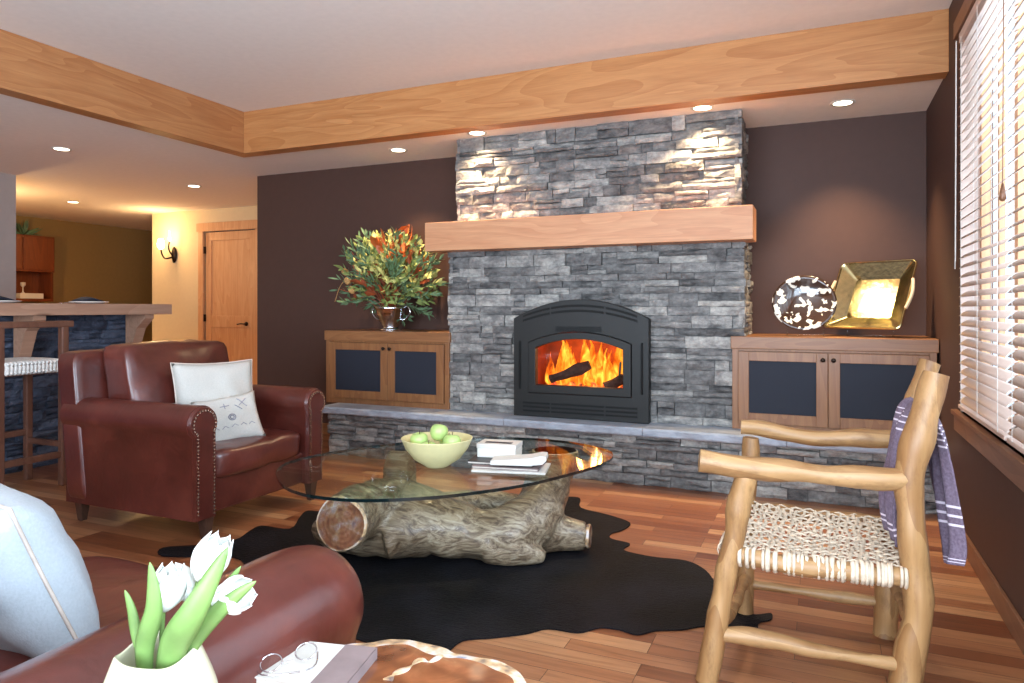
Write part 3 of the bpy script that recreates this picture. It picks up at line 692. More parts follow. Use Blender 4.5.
MB().lathe([(.001, 0), (.045, .004), (.05, .018), (.03, .035), (.001, .04)], (-8.57, 7.395, 2.03), 20, mat=Matrix.Rotation(R(90), 4, 'X') @ Matrix.Scale(2.4, 4, (0, 1, 0))).build('back_plate', 'bronze', sc, smooth=True)
m = MB().tube(catmull([(-8.57, 7.37, 2.0), (-8.62, 7.28, 1.97), (-8.64, 7.24, 2.02), (-8.645, 7.22, 2.10)], 6), .012, 8)
m.tube(catmull([(-8.57, 7.37, 2.0), (-8.57, 7.29, 2.1), (-8.545, 7.28, 2.22)], 6), .011, 8).build('arm', 'bronze', sc, smooth=True)
MB().lathe([(.02, 0), (.045, .03), (.05, .08), (.038, .13), (.03, .15)], (-8.645, 7.22, 2.10), 20).build('glass_shade', 'candle', sc, smooth=True)
MB().lathe([(.011, 0), (.016, .04), (.010, .09), (.002, .15)], (-8.545, 7.28, 2.22), 14).build('candle_bulb', 'bulb', sc, smooth=True)
lamp('sconce_light', 'POINT', (-8.66, 7.12, 2.32), 15, (1, .62, .28), shadow_soft_size=.05)
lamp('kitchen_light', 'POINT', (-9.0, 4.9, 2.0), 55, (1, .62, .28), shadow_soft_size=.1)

# ---------------- kitchen bits ----------------
kc = thing('kitchen_wall_cabinet', (-10.87, 6.6, 1.4), 'dark reddish wooden kitchen wall cabinet with an open shelf below', 'cabinet')
MB().box((-11.05, 6.1, 1.80), (-10.72, 7.06, 2.34)).build('body', 'kit', kc, bevel=.004)
MB().box((-10.72, 6.12, 1.83), (-10.70, 6.57, 2.31)).build('door', 'kit', kc, bevel=.004); MB().box((-10.72, 6.59, 1.83), (-10.70, 7.04, 2.31)).build('door', 'kit', kc, bevel=.004)
m = MB().box((-11.05, 7.02, 1.36), (-10.75, 7.06, 1.80)).box((-11.05, 6.1, 1.36), (-10.75, 7.02, 1.40)).box((-11.05, 6.1, 1.40), (-11.03, 7.02, 1.80)); m.build('open_shelf', 'kit', kc)
tag(MB().box((-11.0, 6.58, 1.40), (-10.76, 6.92, 1.48)).build('pale_box', 'plasticbox', bevel=.004), 'pale flat box on the open kitchen shelf', 'box')
tag(MB().lathe([(.03, 0), (.01, .02), (.008, .09), (.035, .12), (.035, .16), (.002, .165)], (-10.86, 6.68, 1.48), 16).build('small_ornament', 'plate', smooth=True), 'small pale ornament standing on the box in the kitchen shelf', 'ornament')
m = MB()
for i in range(40): leafm(m, V((-10.9, 6.72, 2.34)), V((rnd.uniform(-1, 1)*.6, rnd.uniform(-1, 1), rnd.uniform(.2, 1))), rnd.uniform(.12, .3), .02)
tag(m.build('trailing_plant', 'green3'), 'dark leafy plant on top of the kitchen wall cabinet', 'plant')

# ---------------- bar ----------------
ba = thing('breakfast_bar', (-5.8, 2.5, 0), 'raised breakfast bar with dark stacked stone base and thick wooden top', 'bar')
m = MB().box((-6.1, .6, 0), (-5.66, 4.44, 1.2)); rb = random.Random(5)
stone_run(m, .6, 4.46, 0, 1.2, lambda x, d, z: V((-5.66+d, x, z)), rb)
stone_run(m, -6.1, -5.64, 0, 1.2, lambda x, d, z: V((x, 4.44+d*.6, z)), rb)
m.build('stone_base', 'stonebar', ba)
MB().box((-6.15, .5, 1.2), (-5.32, 4.56, 1.29)).build('bar_top', 'counter', ba, bevel=.004)
for y in (4.36, 3.42, 2.2, 1.1):
    m = MB(); pr = [(-5.60, 1.2), (-5.36, 1.2), (-5.36, 1.165), (-5.46, 1.08), (-5.545, .86), (-5.60, .84)]
    m.prism(pr, y-.045, y+.045, fn=lambda p: V((p.x, p.z, p.y))); m.build('corbel', 'counter', ba, bevel=.004)
def setting(x, y, lb, s=1):
    m = MB().lathe([(.001, .004), (.09, .004), (.14, .016), (.145, .02), (.14, .012), (.09, 0), (.001, 0)], (x, y, 1.29), 32); tag(m.build('dinner_plate', 'plate', smooth=True), 'pale round plate on the bar top '+lb, 'plate', 'plates on the bar')
    m = MB()
    def fn(u, v): return V((x-.07+.14*u, y-.11+.2*v, 1.305+.02*sin(u*pi)*(.6+.4*sin(v*5))+.02*sin(v*pi)))
    m.grid(fn, 8, 12); tag(m.build('folded_napkin', 'napkin', smooth=True, solid=.012), 'dark blue folded napkin lying on the bar plate '+lb, 'napkin', 'napkins on the bar plates')
setting(-5.52, 3.92, 'nearest the right end'); setting(-5.52, 3.22, 'near the left edge of the photo')
for y, lb in ((3.74, 'beside the plate nearest the right end'), (3.06, 'beside the plate near the left edge')):
    m = MB().tube([(-5.44, y, 1.294), (-5.56, y, 1.297)], .004, 6).lathe([(.002, -.02), (.014, -.008), (.012, .008), (.002, .018)], (-5.6, y, 1.296), 10, mat=Matrix.Diagonal((1.6, 1, .2, 1)))
    tag(m.build('spoon', 'silver', smooth=True), 'metal spoon on the bar top '+lb, 'cutlery')

# bar stool
st = thing('bar_stool', (-5.08, 3.1, 0), 'dark walnut bar stool with a woven white rope seat, at the bar', 'stool')
ys = (2.87, 3.30)
for y in ys:
    MB().box((-4.94, y-.026, 0), (-4.89, y+.026, 1.13)).build('back_post', 'stool', st, bevel=.008)
    MB().box((-5.33, y-.024, 0), (-5.285, y+.024, .82)).build('leg', 'stool', st, bevel=.008)
MB().box((-4.945, ys[0]-.03, 1.12), (-4.885, ys[1]+.06, 1.165)).build('top_rail', 'stool', st, bevel=.008)
m = MB()
for k in range(15):
    y = ys[0]+.035+(ys[1]-ys[0]-.07)*k/14; pts = catmull([(-4.89, y, .83), (-4.885, y, .87), (-4.92, y, .885), (-5.30, y, .885), (-5.335, y, .87), (-5.33, y, .83), (-5.30, y, .82), (-4.92, y, .82)], 4, True); m.tube(pts, .015, 8, close=True)
m.build('woven_seat', 'rope', st, smooth=True)
MB().box((-5.30, ys[0], .80), (-5.27, ys[1], .84)).box((-4.94, ys[0], .80), (-4.91, ys[1], .84)).build('seat_frame', 'stool', st)
for a in ((-4.935, ys[0], .20, -4.9, ys[1], .245), (-5.32, ys[0], .33, -5.29, ys[1], .375)):
    MB().box(a[:3], a[3:]).build('foot_rail', 'stool', st, bevel=.006)
for y in ys: MB().box((-5.30, y-.015, .27), (-4.92, y+.015, .31)).build('side_rail', 'stool', st, bevel=.006)

# ---------------- leather seating ----------------
def arm_profile(side, zt, rr, lean, n=18):
    """closed loop in (y, z): a roll of radius rr at the top, turning outward (side = -1: towards -y)"""
    cz = zt-rr; out = []
    a0, a1 = -50, 250
    for i in range(n+1):
        a = R(a0+(a1-a0)*i/n)  # from inner side over the top to under the outer side
        out.append((-side*rr*cos(a), cz+rr*sin(a)))
    out = [(x, z) for x, z in out]
    return out, cz
def rolled_arm(mb, T, x0, x1, side, zt, rr, zb, bulge=0., nx=10, inner=.085, outer=.06):
    """extruded along local x from x0 (back) to x1 (front). T maps local (x, y, z)"""
    cz = zt-rr; prof = []
    prof.append((-side*inner, zb)); prof.append((-side*inner, cz-rr*.9))
    for i in range(17):
        a = R(-30+235*i/16); prof.append((-side*rr*cos(a), cz+rr*sin(a)))
    prof.append((side*outer, cz-rr*.75)); prof.append((side*outer, zb)) 
    n = len(prof); vs = []
    xs = [x0+(x1-x0)*i/nx for i in range(nx+1)]; sc = [1]*(nx+1)
    if bulge:
        xs += [x1+bulge*.5, x1+bulge*.85, x1+bulge]; sc += [.93, .75, .35]
    for x, s_ in zip(xs, sc):
        for y, z in prof:
            k = s_ if z > cz-rr*1.2 or bulge == 0 else 1-(1-s_)*.35
            vs.append(T(x, y*k, cz+(z-cz)*k if z > cz-rr*1.2 else z))
    N = len(xs); fs = [(i*n+k, i*n+(k+1) % n, (i+1)*n+(k+1) % n, (i+1)*n+k) for i in range(N-1) for k in range(n)]+[tuple(range(n)), tuple((N-1)*n+k for k in range(n))]
    mb.add(vs, fs); return prof
def puff(mb, T, a, b, p=(.5, .5, .5), n=10, bulge=(.0, .0, .02), wr=0., ex=9):
    """soft box: superellipsoid-ish cushion between corners a and b with crowned faces"""
    a, b = V(a), V(b); c = (a+b)/2; h = (b-a)/2; vs = []; fs = []; idx = {}
    def key(q): return (round(q.x, 5), round(q.y, 5), round(q.z, 5))
    for ax in range(3):
        for sg in (-1, 1):
            g = []
            for j in range(n+1):
                row = []
                for i in range(n+1):
                    q = [0, 0, 0]; q[ax] = sg; q[(ax+1) % 3] = -1+2*i/n; q[(ax+2) % 3] = -1+2*j/n; q = V(q)
                    k = key(q)
                    if k not in idx:
                        w_ = V(q); L = max((abs(q.x)**ex+abs(q.y)**ex+abs(q.z)**ex)**(1/ex), 1e-6); w_ = q/L
                        w_ = V([w_[m_]*(1+bulge[m_]/h[m_]*(1-w_[(m_+1) % 3]**2)*(1-w_[(m_+2) % 3]**2)) for m_ in range(3)])
                        P = c+V((w_.x*h.x, w_.y*h.y, w_.z*h.z))
                        if wr: P += V((0, 0, 1))*wr*noise.noise(P*9)+V((1, 0, 0))*wr*noise.noise(P*7+V((5, 5, 5)))
                        idx[k] = len(vs); vs.append(T(*P))
                    row.append(idx[k])
                g.append(row)
            for j in range(n):
                for i in range(n): fs.append((g[j][i], g[j][i+1], g[j+1][i+1], g[j+1][i]))
    mb.add(vs, fs); return mb
I = lambda x, y, z: V((x, y, z))
ac = thing('leather_armchair', (-3.5, 3.23, 0), 'oxblood leather club armchair with rolled arms and nailhead trim beside the bar', 'armchair')
ZA, RR = .735, .098
for side, yc in ((-1, 2.775), (1, 3.685)):
    m = MB(); T = lambda x, y, z, yc=yc: V((x, yc+y, z))
    prof = rolled_arm(m, T, -4.02, -3.02, side, ZA, RR, .13)
    arm = m.build('arm', 'leather', ac, smooth=True, sharp=50)
    m = MB(); n = len(prof); mcx = 0
    def sh(p, k, cz=ZA-RR): return (p[0]*k, cz+(p[1]-cz)*k if p[1] > .2 else p[1])
    vs = [T(-3.02, *sh(p, .97)) for p in prof]+[T(-3.0, *sh(p, .90)) for p in prof]
    fs = [(k, (k+1) % n, n+(k+1) % n, n+k) for k in range(n)]+[tuple(range(n, 2*n)), tuple(range(n))]
    m.add(vs, fs); m.build('arm_front', 'leather', arm, smooth=True, sharp=50)
    m = MB(); pts = [V((-2.996, yc+p[0]*.74, ZA-RR+(p[1]-ZA+RR)*.74 if p[1] > .3 else .15)) for p in prof[:-1]]+[V((-2.996, yc+prof[-1][0]*.74, .15))]
    dist = 0; last = None
    for a, b_ in zip(pts, pts[1:]):
        L = (b_-a).length; t_ = 0
        while t_ < L:
            q = a.lerp(b_, t_/L); m.sphere(q, .0075, 6); t_ += .019
    o = m.build('nailhead_trim', 'nail', arm); o['kind'] = 'stuff'
m = MB().box((-4.02, 2.84, .13), (-3.045, 3.62, .33)); m.build('seat_base', 'leather', ac, bevel=.015)
m = MB(); puff(m, I, (-3.72, 2.865, .31), (-3.01, 3.595, .47), bulge=(.015, 0, .025), wr=.012, n=14); m.build('seat_cushion', 'leather', ac, smooth=True)
# back frame leaning
sh_ = lambda x, y, z: V((x-.12*(z-.35), y, z))
m = MB(); puff(m, sh_, (-4.02, 2.70, .13), (-3.86, 3.76, 1.0), ex=18, n=16, bulge=(0, 0, .003)); m.build('back_frame', 'leather', ac, smooth=True)
m = MB(); puff(m, lambda x, y, z: V((x-.22*(z-.45), y, z)), (-3.83, 2.87, .45), (-3.60, 3.65, 1.03), ex=14, n=14, bulge=(.05, 0, .015), wr=.012); m.build('back_cushion', 'leather', ac, smooth=True)
for x, y in ((-3.06, 2.84), (-3.06, 3.70), (-4.0, 2.80), (-4.0, 3.66)):
    m = MB(); sx = .022; vs = [V((x+i*.018, y+j*.018, 0)) for i, j in ((-1,-1),(1,-1),(1,1),(-1,1))]+[V((x+i*.032, y+j*.032, .135)) for i, j in ((-1,-1),(1,-1),(1,1),(-1,1))]
    m.add(vs, [(3,2,1,0),(4,5,6,7),(0,1,5,4),(1,2,6,5),(2,3,7,6),(3,0,4,7)]); m.build('foot', 'foot', ac, bevel=.003)
# throw pillows
def pillow(name, c, w_, h, th, M4, mat, label, cat='cushion', piping=True, ruf=0., motif=False):
    o = thing(name, V(c), label, cat); m = MB(); n = 18
    def P(u, v, s_):
        a, b_ = 2*u-1, 2*v-1; e = (1-a**2)*(1-b_**2); t_ = th*max(e, 0)**.38
        k = 1-.07*(1-abs(a)**2)*abs(b_)**3; k2 = 1-.07*(1-abs(b_)**2)*abs(a)**3
        q = V((a*w_/2*k2, s_*t_/2, b_*h/2*k)); q.y += .02*noise.noise(V((a*2.5, b_*2.5, s_*3+c[0])))*(e**.5)
        if ruf: 
            r2 = max(abs(a), abs(b_)); q.z += (ruf*noise.noise(V((a*6, b_*6, 1))) if r2 > .9 else 0)
        return V(c)+(M4 @ q)
    for s_ in (-1, 1): m.grid(lambda u, v: P(u, v, s_), n, n)
    m.build('cover', mat, o, smooth=True, weld=True)
    if piping:
        pts = [P(i/14, 0, 1) for i in range(14)]+[P(1, i/14, 1) for i in range(14)]+[P(1-i/14, 1, 1) for i in range(14)]+[P(0, 1-i/14, 1) for i in range(14)]
        MB().tube(pts, .0045, 6, close=True).build('piping', 'pipe', o, smooth=True)
    if motif:
        m = MB()
        def Q(a, b_): q = P(.5+a, .5+b_, -1); return q+(M4 @ V((0, -.002, 0)))
        for lines in ([( -.05, .18), (-.05, .3)], [(-.12, .24), (.02, .24)], [(.16, .36), (.30, .16)], [(.17, .20), (.30, .33)], [(.10, .22), (.2, .1)]):
            m.tube([Q(lines[0][0]+(lines[1][0]-lines[0][0])*i/6, lines[0][1]+(lines[1][1]-lines[0][1])*i/6) for i in range(7)], .0025, 5)
        for rr_ in (.03, .055): m.tube([Q(.02+rr_*cos(2*pi*i/16), -.02+rr_*sin(2*pi*i/16)*1.1) for i in range(16)], .003, 5, close=True)
        for k in range(5): m.tube([Q(-.3+.14*k, -.22), Q(-.25+.14*k, -.17), Q(-.2+.14*k, -.22)], .002, 5)
        m.build('embroidery', 'stitch', o)
    return o
Mx = Matrix.Rotation(R(64), 4, 'Z') @ Matrix.Rotation(R(-14), 4, 'X')
pillow('square_cushion', (-3.43, 3.26, .69), .49, .48, .16, Mx, 'canvas', 'large off-white linen cushion propped against the armchair back')
Mx = Matrix.Rotation(R(56), 4, 'Z') @ Matrix.Rotation(R(-26), 4, 'X') @ Matrix.Rotation(R(-8), 4, 'Y')
pillow('embroidered_cushion', (-3.25, 3.19, .585), .37, .30, .12, Mx, 'canvas', 'small white embroidered cushion with ruffled edge in front of the larger one', piping=False, ruf=.02, motif=True)

# sofa in the foreground
so = thing('leather_sofa', (-2.2, .8, 0), 'oxblood leather sofa in the left foreground, its big rolled arm towards the camera', 'sofa')
for side, xc in ((1, -1.17), (-1, -3.5)):
    m = MB(); T = lambda x, y, z, xc=xc: V((xc+y, x, z))
    rolled_arm(m, T, .02, 1.36, side, .668, .155, .10, bulge=.15, nx=12, inner=.11, outer=.11); m.build('arm', 'leather', so, smooth=True, subd=1)
MB().box((-3.4, .05, .10), (-1.3, 1.60, .27)).build('seat_base', 'leather', so, bevel=.02)
for a, b_ in ((-3.39, -2.365), (-2.355, -1.315)):
    m = MB(); puff(m, I, (a, .35, .26), (b_, 1.66, .42), bulge=(0, .01, .02), n=14, wr=.008); m.build('seat_cushion', 'leather', so, smooth=True)
m = MB(); puff(m, I, (-3.5, -.02, .1), (-1.22, .25, .82), n=10); m.build('back_frame', 'leather', so, smooth=True)
for a, b_ in ((-3.39, -2.365), (-2.355, -1.315)):
    m = MB(); puff(m, lambda x, y, z: V((x, y-.2*(z-.4), z)), (a, .24, .42), (b_, .46, .84), bulge=(0, .03, .01), n=12); m.build('back_cushion', 'leather', so, smooth=True)
for x, y in ((-1.24, 1.36), (-3.47, 1.36), (-1.24, .1), (-3.47, .1)):
    m = MB().tube([(x, y, 0), (x, y, .12)], [.022, .034], 4); m.build('foot', 'foot', so)
Mx = Matrix.Rotation(R(-14), 4, 'Z') @ Matrix.Rotation(R(22), 4, 'X')
pillow('linen_cushion', (-1.83, 1.10, .61), .52, .45, .24, Mx, 'canvasb', 'plump pale blue-white linen cushion with piping on the foreground sofa')

# ---------------- cowhide rug ----------------
rug = [(163,548),(200,545),(235,540),(250,531),(262,526),(290,529),(300,517),(308,511),(330,512),(400,508),(470,500),(540,497),(567,497),(580,498.5),(581,508),(608,515),(630,523),(623,530),(611,534),(611.5,539),(630,544),(624,550.5),(652,557),(686,561),(706,571),(718,588),(728,604),(734,612),(756,615),(771,613.6),(771,620),(759,623),(756,631),(734,629),(704,626.5),(682,630),(656,631),(637,635),(619,630),(600,628),(578,633),(548,629),(526,634),(493,638),(463,641),(446,652.5),(426,651),(407,643),(385,640),(384,648),(365,642),(340,636),(300,640),(270,615),(250,590),(241,560),(204,557),(162,556)]
pts = catmull([at(u, v, z=.004) for u, v in rug], 4, True)
m = MB(); c = V((-1.6, 3.1, .0)); n = len(pts)
poly = [V((p.x, p.y, 0)) for p in pts]
bm = bmesh.new(); f = bm.faces.new([bm.verts.new(p) for p in poly]); r_ = bmesh.ops.triangulate(bm, faces=[f])
bm.verts.index_update(); tri = [[v_.index for v_ in f_.verts] for f_ in bm.faces]; bm.free()
m.add([p+V((0, 0, .002)) for p in poly]+[p+V((0, 0, .007)) for p in poly], [t_ for t_ in tri]+[[i+n for i in t_] for t_ in tri]+[(i, (i+1) % n, n+(i+1) % n, n+i) for i in range(n)])
tag(m.build('cowhide_rug', 'rug'), 'black cowhide rug lying on the wood floor under the coffee table', 'rug')

# ---------------- coffee table ----------------
GZ = .452
ct = thing('coffee_table', (-1.7, 3.2, 0), 'freeform glass-topped coffee table on a twisted driftwood log base', 'coffee table')
gp = catmull([at(u, v, z=GZ+.014) for u, v in ((277,469),(282,484),(305,493.5),(340,498),(372,499),(420,497),(467,492.5),(529,483),(583,469.5),(606,461.5),(613,455),(607,449.5),(580,443),(540,438.5),(490,437),(440,439),(404,442),(350,449),(300,458))], 6, True)
m = MB(); m.prism([(p.x, p.y) for p in gp], GZ, GZ+.014, 0, 1); m.build('glass_top', ['glass', 'glassedge'], ct)
m = MB()
def limb(pts, rad, n=14, wob=.05, sq=1):
    P_ = catmull(pts, 7); m.tube(P_, lerpl(rad, len(P_)), n*2, wob=wob*.4, sq=sq)
limb([(-2.045, 2.69, .25), (-2.06, 2.86, .255), (-1.99, 3.04, .235), (-1.82, 3.12, .18), (-1.6, 3.13, .14)], [.128, .14, .16, .15, .12])
limb([(-2.42, 3.0, .09), (-2.2, 2.98, .11), (-1.98, 3.0, .15), (-1.8, 3.06, .16)], [.07, .12, .15, .15])
limb([(-1.98, 2.92, .14), (-1.85, 3.02, .17), (-1.6, 3.12, .13), (-1.42, 3.2, .14), (-1.33, 3.36, .22), (-1.34, 3.56, .34), (-1.375, 3.74, .445)], [.12, .14, .115, .135, .125, .115, .145])
limb([(-1.5, 3.12, .10), (-1.36, 3.17, .07), (-1.23, 3.21, .035)], [.10, .085, .03])
limb([(-1.95, 3.2, .16), (-1.75, 3.5, .16), (-1.5, 3.62, .15), (-1.35, 3.6, .16)], [.11, .08, .07, .08])
limb([(-1.45, 3.3, .12), (-1.28, 3.4, .10), (-1.11, 3.47, .085)], [.12, .095, .07])
limb([(-2.0, 3.15, .15), (-2.15, 3.35, .30), (-2.2, 3.45, .43)], [.12, .09, .085])
for k in range(len(m.v)): m.v[k].z = min(max(m.v[k].z, .008), GZ-.004)
m.build('driftwood_base', 'drift', ct, remesh=.011)
def disc(c, nrm, r, name='sawn_face', mat=('cut', 'burledge'), th=.012, sqz=1):
    q = V(nrm).to_track_quat('Z', 'Y').to_matrix().to_4x4(); mb = MB()
    mb.lathe([(.002, th), (r*.93, th), (r*.935, th)], c, 32, lambda p, a: V((p.x*(1+.05*sin(2*a+1)), p.y*sqz*(1+.04*cos(3*a)), p.z)), 0, q)
    mb.lathe([(r*.93, th), (r, th*.7), (r*1.01, 0), (r*.9, -.01)], c, 32, lambda p, a: V((p.x*(1+.05*sin(2*a+1)), p.y*sqz*(1+.04*cos(3*a)), p.z)), 1, q)
    mb.build(name, list(mat), ct, origin=c, label='reddish sawn end of the driftwood log')
disc(V((-2.043, 2.69, .25)), (.10, -1, .05), .127)
disc(V((-1.378, 3.752, GZ-.013)), (0, 0, 1), .125, th=.011)
disc(V((-1.095, 3.477, .083)), (.9, .15, .0), .066, sqz=.9)

# bowl of apples
BW = at(437, 466, z=GZ+.014)
m = MB().lathe([(.055, 0), (.06, .004), (.115, .04), (.155, .09), (.176, .138), (.178, .142), (.172, .142), (.150, .095), (.11, .048), (.05, .012), (.001, .010)], BW, 48)
tag(m.build('wooden_bowl', 'bowl', smooth=True), 'pale yellow-green lacquered bowl on the glass table', 'bowl')
for dx, dy, z, lb in ((-.085, -.03, .122, 'leftmost in the bowl'), (.0, .02, .162, 'topmost in the middle of the bowl'), (.09, -.01, .122, 'rightmost in the bowl'), (.0, -.085, .09, 'low at the front of the bowl behind its rim'), (.01, .10, .095, 'at the back of the bowl')):
    a = thing('green_apple', BW+V((dx, dy, z-.04)), 'green apple '+lb, 'apple', 'green apples in the bowl')
    pr = [(.001, -.035), (.018, -.042), (.039, -.026), (.048, .006), (.042, .032), (.021, .044), (.007, .037), (.001, .030)]
    MB().lathe(pr, BW+V((dx, dy, z)), 24, mat=Matrix.Rotation(rnd.uniform(-.5, .5), 4, 'X')).build('apple_flesh', 'apple', a, smooth=True, subd=1)
    MB().tube([BW+V((dx, dy, z+.030)), BW+V((dx+.004, dy, z+.055))], .0018, 6).build('stem', 'foot', a)
# books and things on the glass
def book(name, c, sx, sy, h, ang, cov, label, group=None, spine=None, cat='book'):
    o = thing(name, c, label, cat, group); Rz = Matrix.Translation(c) @ Matrix.Rotation(R(ang), 4, 'Z'); t_ = .003
    m = MB().box((-sx/2, -sy/2, 0), (sx/2, sy/2, t_), mat=Rz).box((-sx/2, -sy/2, h-t_), (sx/2, sy/2, h), mat=Rz); m.box((sx/2-.003, -sy/2, 0), (sx/2, sy/2, h), mat=Rz); m.build('cover', cov, o, bevel=.001)
    MB().box((-sx/2+.004, -sy/2+.004, t_), (sx/2-.003, sy/2-.004, h-t_), mat=Rz).build('pages', 'page', o)
    if spine: MB().box((sx/2-.07, -sy/2-.0005, h-.0005), (sx/2+.001, sy/2+.0005, h+.001), mat=Rz).box((sx/2, -sy/2-.0005, 0), (sx/2+.0015, sy/2+.0005, h+.001), mat=Rz).build('cloth_spine', spine, o)
    return o
bz = GZ+.014
book('magazine', V((-1.39, 3.17, bz)), .36, .22, .009, 14, 'paper', 'white magazine at the bottom of the pile on the glass table', 'books on the glass table')
book('magazine', V((-1.41, 3.19, bz+.009)), .33, .21, .012, 10, 'taupe', 'grey-brown thin book above the white magazine on the glass table', 'books on the glass table')
book('notebook', V((-1.45, 3.225, bz+.021)), .33, .22, .014, 10, 'darkcov', 'dark leather notebook on top of the thin book, under the white box', 'books on the glass table')
m = MB(); cc = V((-1.34, 3.14, bz+.0355))
Rz = Matrix.Translation(cc) @ Matrix.Rotation(R(16), 4, 'Z')
pf = [(-.13, 0), (-.13, .02), (-.06, .026), (.06, .036), (.11, .048), (.135, .046), (.14, .028), (.12, .008), (.05, 0)]
m.prism(pf, -.055, .055, fn=lambda p: Rz @ V((p.x, p.z, p.y+.0)))
tag(m.build('rolled_booklet', 'paper', bevel=.003), 'thick white booklet curling up at the right of the pile on the glass table', 'booklet')
o = thing('white_box', V((-1.50, 3.27, bz+.035)), 'small white box with a dark lid drawing on top of the notebook', 'box')
Rz = Matrix.Translation((-1.50, 3.27, bz+.0355)) @ Matrix.Rotation(R(8), 4, 'Z')
MB().box((-.10, -.065, 0), (.10, .065, .045), mat=Rz).build('box_body', 'plasticbox', o, bevel=.002); MB().box((-.103, -.068, .045), (.103, .068, .068), mat=Rz).build('box_lid', 'paper', o, bevel=.002)
MB().box((-.07, -.035, .068), (.07, .0, .0695), mat=Rz).build('printed_band', 'darkcov', o)

# ---------------- end table, foreground ----------------
TZ = .505
et = thing('burl_end_table', (-.78, 1.0, 0), 'live-edge burl wood end table at the bottom of the photo, beside the sofa arm', 'side table')
ep = catmull([V(p+(0,)) for p in ((-1.02, .62), (-1.03, .85), (-.99, 1.10), (-.97, 1.27), (-.90, 1.345), (-.80, 1.37), (-.735, 1.345), (-.69, 1.36), (-.60, 1.355), (-.545, 1.31), (-.50, 1.21), (-.50, 1.10), (-.54, .9), (-.56, .7), (-.7, .55), (-.9, .53))], 8, True)
ep = [p+V((noise.noise(p*14), noise.noise(p*14+V((9, 0, 0))), 0))*.016 for p in ep]; n = len(ep); cc = V((-.78, .97, 0))
m = MB(); L0 = [p+V((0, 0, TZ-.05)) for p in ep]; L1 = [cc+(p-cc)*1.03+V((0, 0, TZ-.025)) for p in ep]; L2 = [p+V((0, 0, TZ-.003)) for p in ep]; L3 = [cc+(p-cc)*(.92+.05*noise.noise(p*11))+V((0, 0, TZ)) for p in ep]
vs = L0+L1+L2+L3; fs = [(a*n+k, a*n+(k+1) % n, (a+1)*n+(k+1) % n, (a+1)*n+k) for a in range(3) for k in range(n)]
m.add(vs, fs, 1); m.add(L3, [tuple(range(n))], 0); m.add(L0, [tuple(range(n))], 0); m.build('burl_top', ['burl', 'burledge'], et)
# pale seam of bark running across the slab
sm = catmull([at(u, v, z=TZ+.001) for u, v in ((442, 655), (430, 662), (420, 660), (408, 668), (395, 674), (388, 680))], 6)
MB().tube(sm, [.004+.009*abs(sin(i*.35+.6)) for i in range(len(sm))], 8, sq=.3, wob=.01).build('bark_seam', 'burledge', et, smooth=True)
for x, y in ((-.92, 1.15), (-.62, 1.15), (-.92, .7), (-.66, .7)):
    m = MB().tube([(x, y, 0), (x+.01, y, .25), (x, y, TZ-.045)], [.024, .028, .035], 10, wob=.01); m.build('leg', 'drift', et, smooth=True)
VZ = V((-.885, .735, TZ))
m = MB(); pr = [(.045, 0), (.05, .003), (.072, .05), (.085, .11), (.087, .15), (.080, .19), (.066, .225), (.057, .25), (.053, .25), (.062, .22), (.076, .18), (.08, .12), (.06, .02), (.001, .01)]
m.lathe(pr, VZ, 48, lambda p, a: V((p.x, p.y, p.z+(.005*sin(3*a+.5)+.002*sin(5*a))*max(0, (p.z-.19)/.06))))
tag(m.build('egg_vase', 'vase', smooth=True, subd=1), 'cream egg-shaped ceramic vase with a wavy rim, holding white tulips', 'vase')
rightv = V((cos(YAW), sin(YAW), 0)); fwd = V((-sin(YAW), cos(YAW), 0)); upv = V((0, 0, 1))
def vp(u, v, dd=0.):                   # a point beside the vase, in the upright plane through its axis
    D = VZ.dot(fwd)+dd; return V((0, 0, EYE))+fwd*D+rightv*((u-512)/FPX*D)+upv*((HZ-v)/FPX*D)
def tulip(base, head, axis, L, lb, open_=.1):
    o = thing('white_tulip', base, lb, 'tulip', 'white tulips in the egg vase')
    MB().tube(catmull([base, base.lerp(head, .6)+V((0, 0, .01)), head], 6), .0035, 8).build('stem', 'tleaf', o, smooth=True)
    ax = axis.normalized(); q = ax.to_track_quat('Z', 'X').to_matrix()
    for k in range(6):
        m = MB(); a0 = k*pi/3+(.1 if k % 2 else 0); rr = (.021 if k % 2 else .0235)*L/.075
        def fn(u, v):
            w_ = (sin(pi*v/.9+.12) if v < .39 else max(.02, 1-((v-.39)/.61)**4)**.5); a = a0+(u-.5)*1.75*w_; r_ = rr*1.15*(sin(min(v, .55)/.55*pi/2)**.6)*(1+open_*max(0, v-.45))*(1-.38*(max(0, v-.55)/.45)**1.5)
            return head+q @ V((r_*cos(a), r_*sin(a), L*v*(1-.10*abs(u-.5)*2*v)))
        m.grid(fn, 8, 18); m.build('petal', 'petal', o, smooth=True, solid=.0012)
B0 = VZ+V((0, 0, .13))
tulip(B0, vp(163, 612), vp(175, 560)-vp(163, 612), .07, 'white tulip head standing upright at the left of the bunch')
tulip(B0, vp(198, 582, .02), vp(222, 535)-vp(198, 582)+fwd*.01, .075, 'tallest white tulip head, pointing up to the right')
tulip(B0, vp(196, 598, .03), vp(176, 586)-vp(196, 606), .06, 'partly hidden white tulip behind the broad middle leaf', .3)
tulip(B0, vp(212, 601, .015), vp(240, 594, -.01)-vp(212, 601), .062, 'open white tulip drooping to the right over the sofa arm', 1.2)
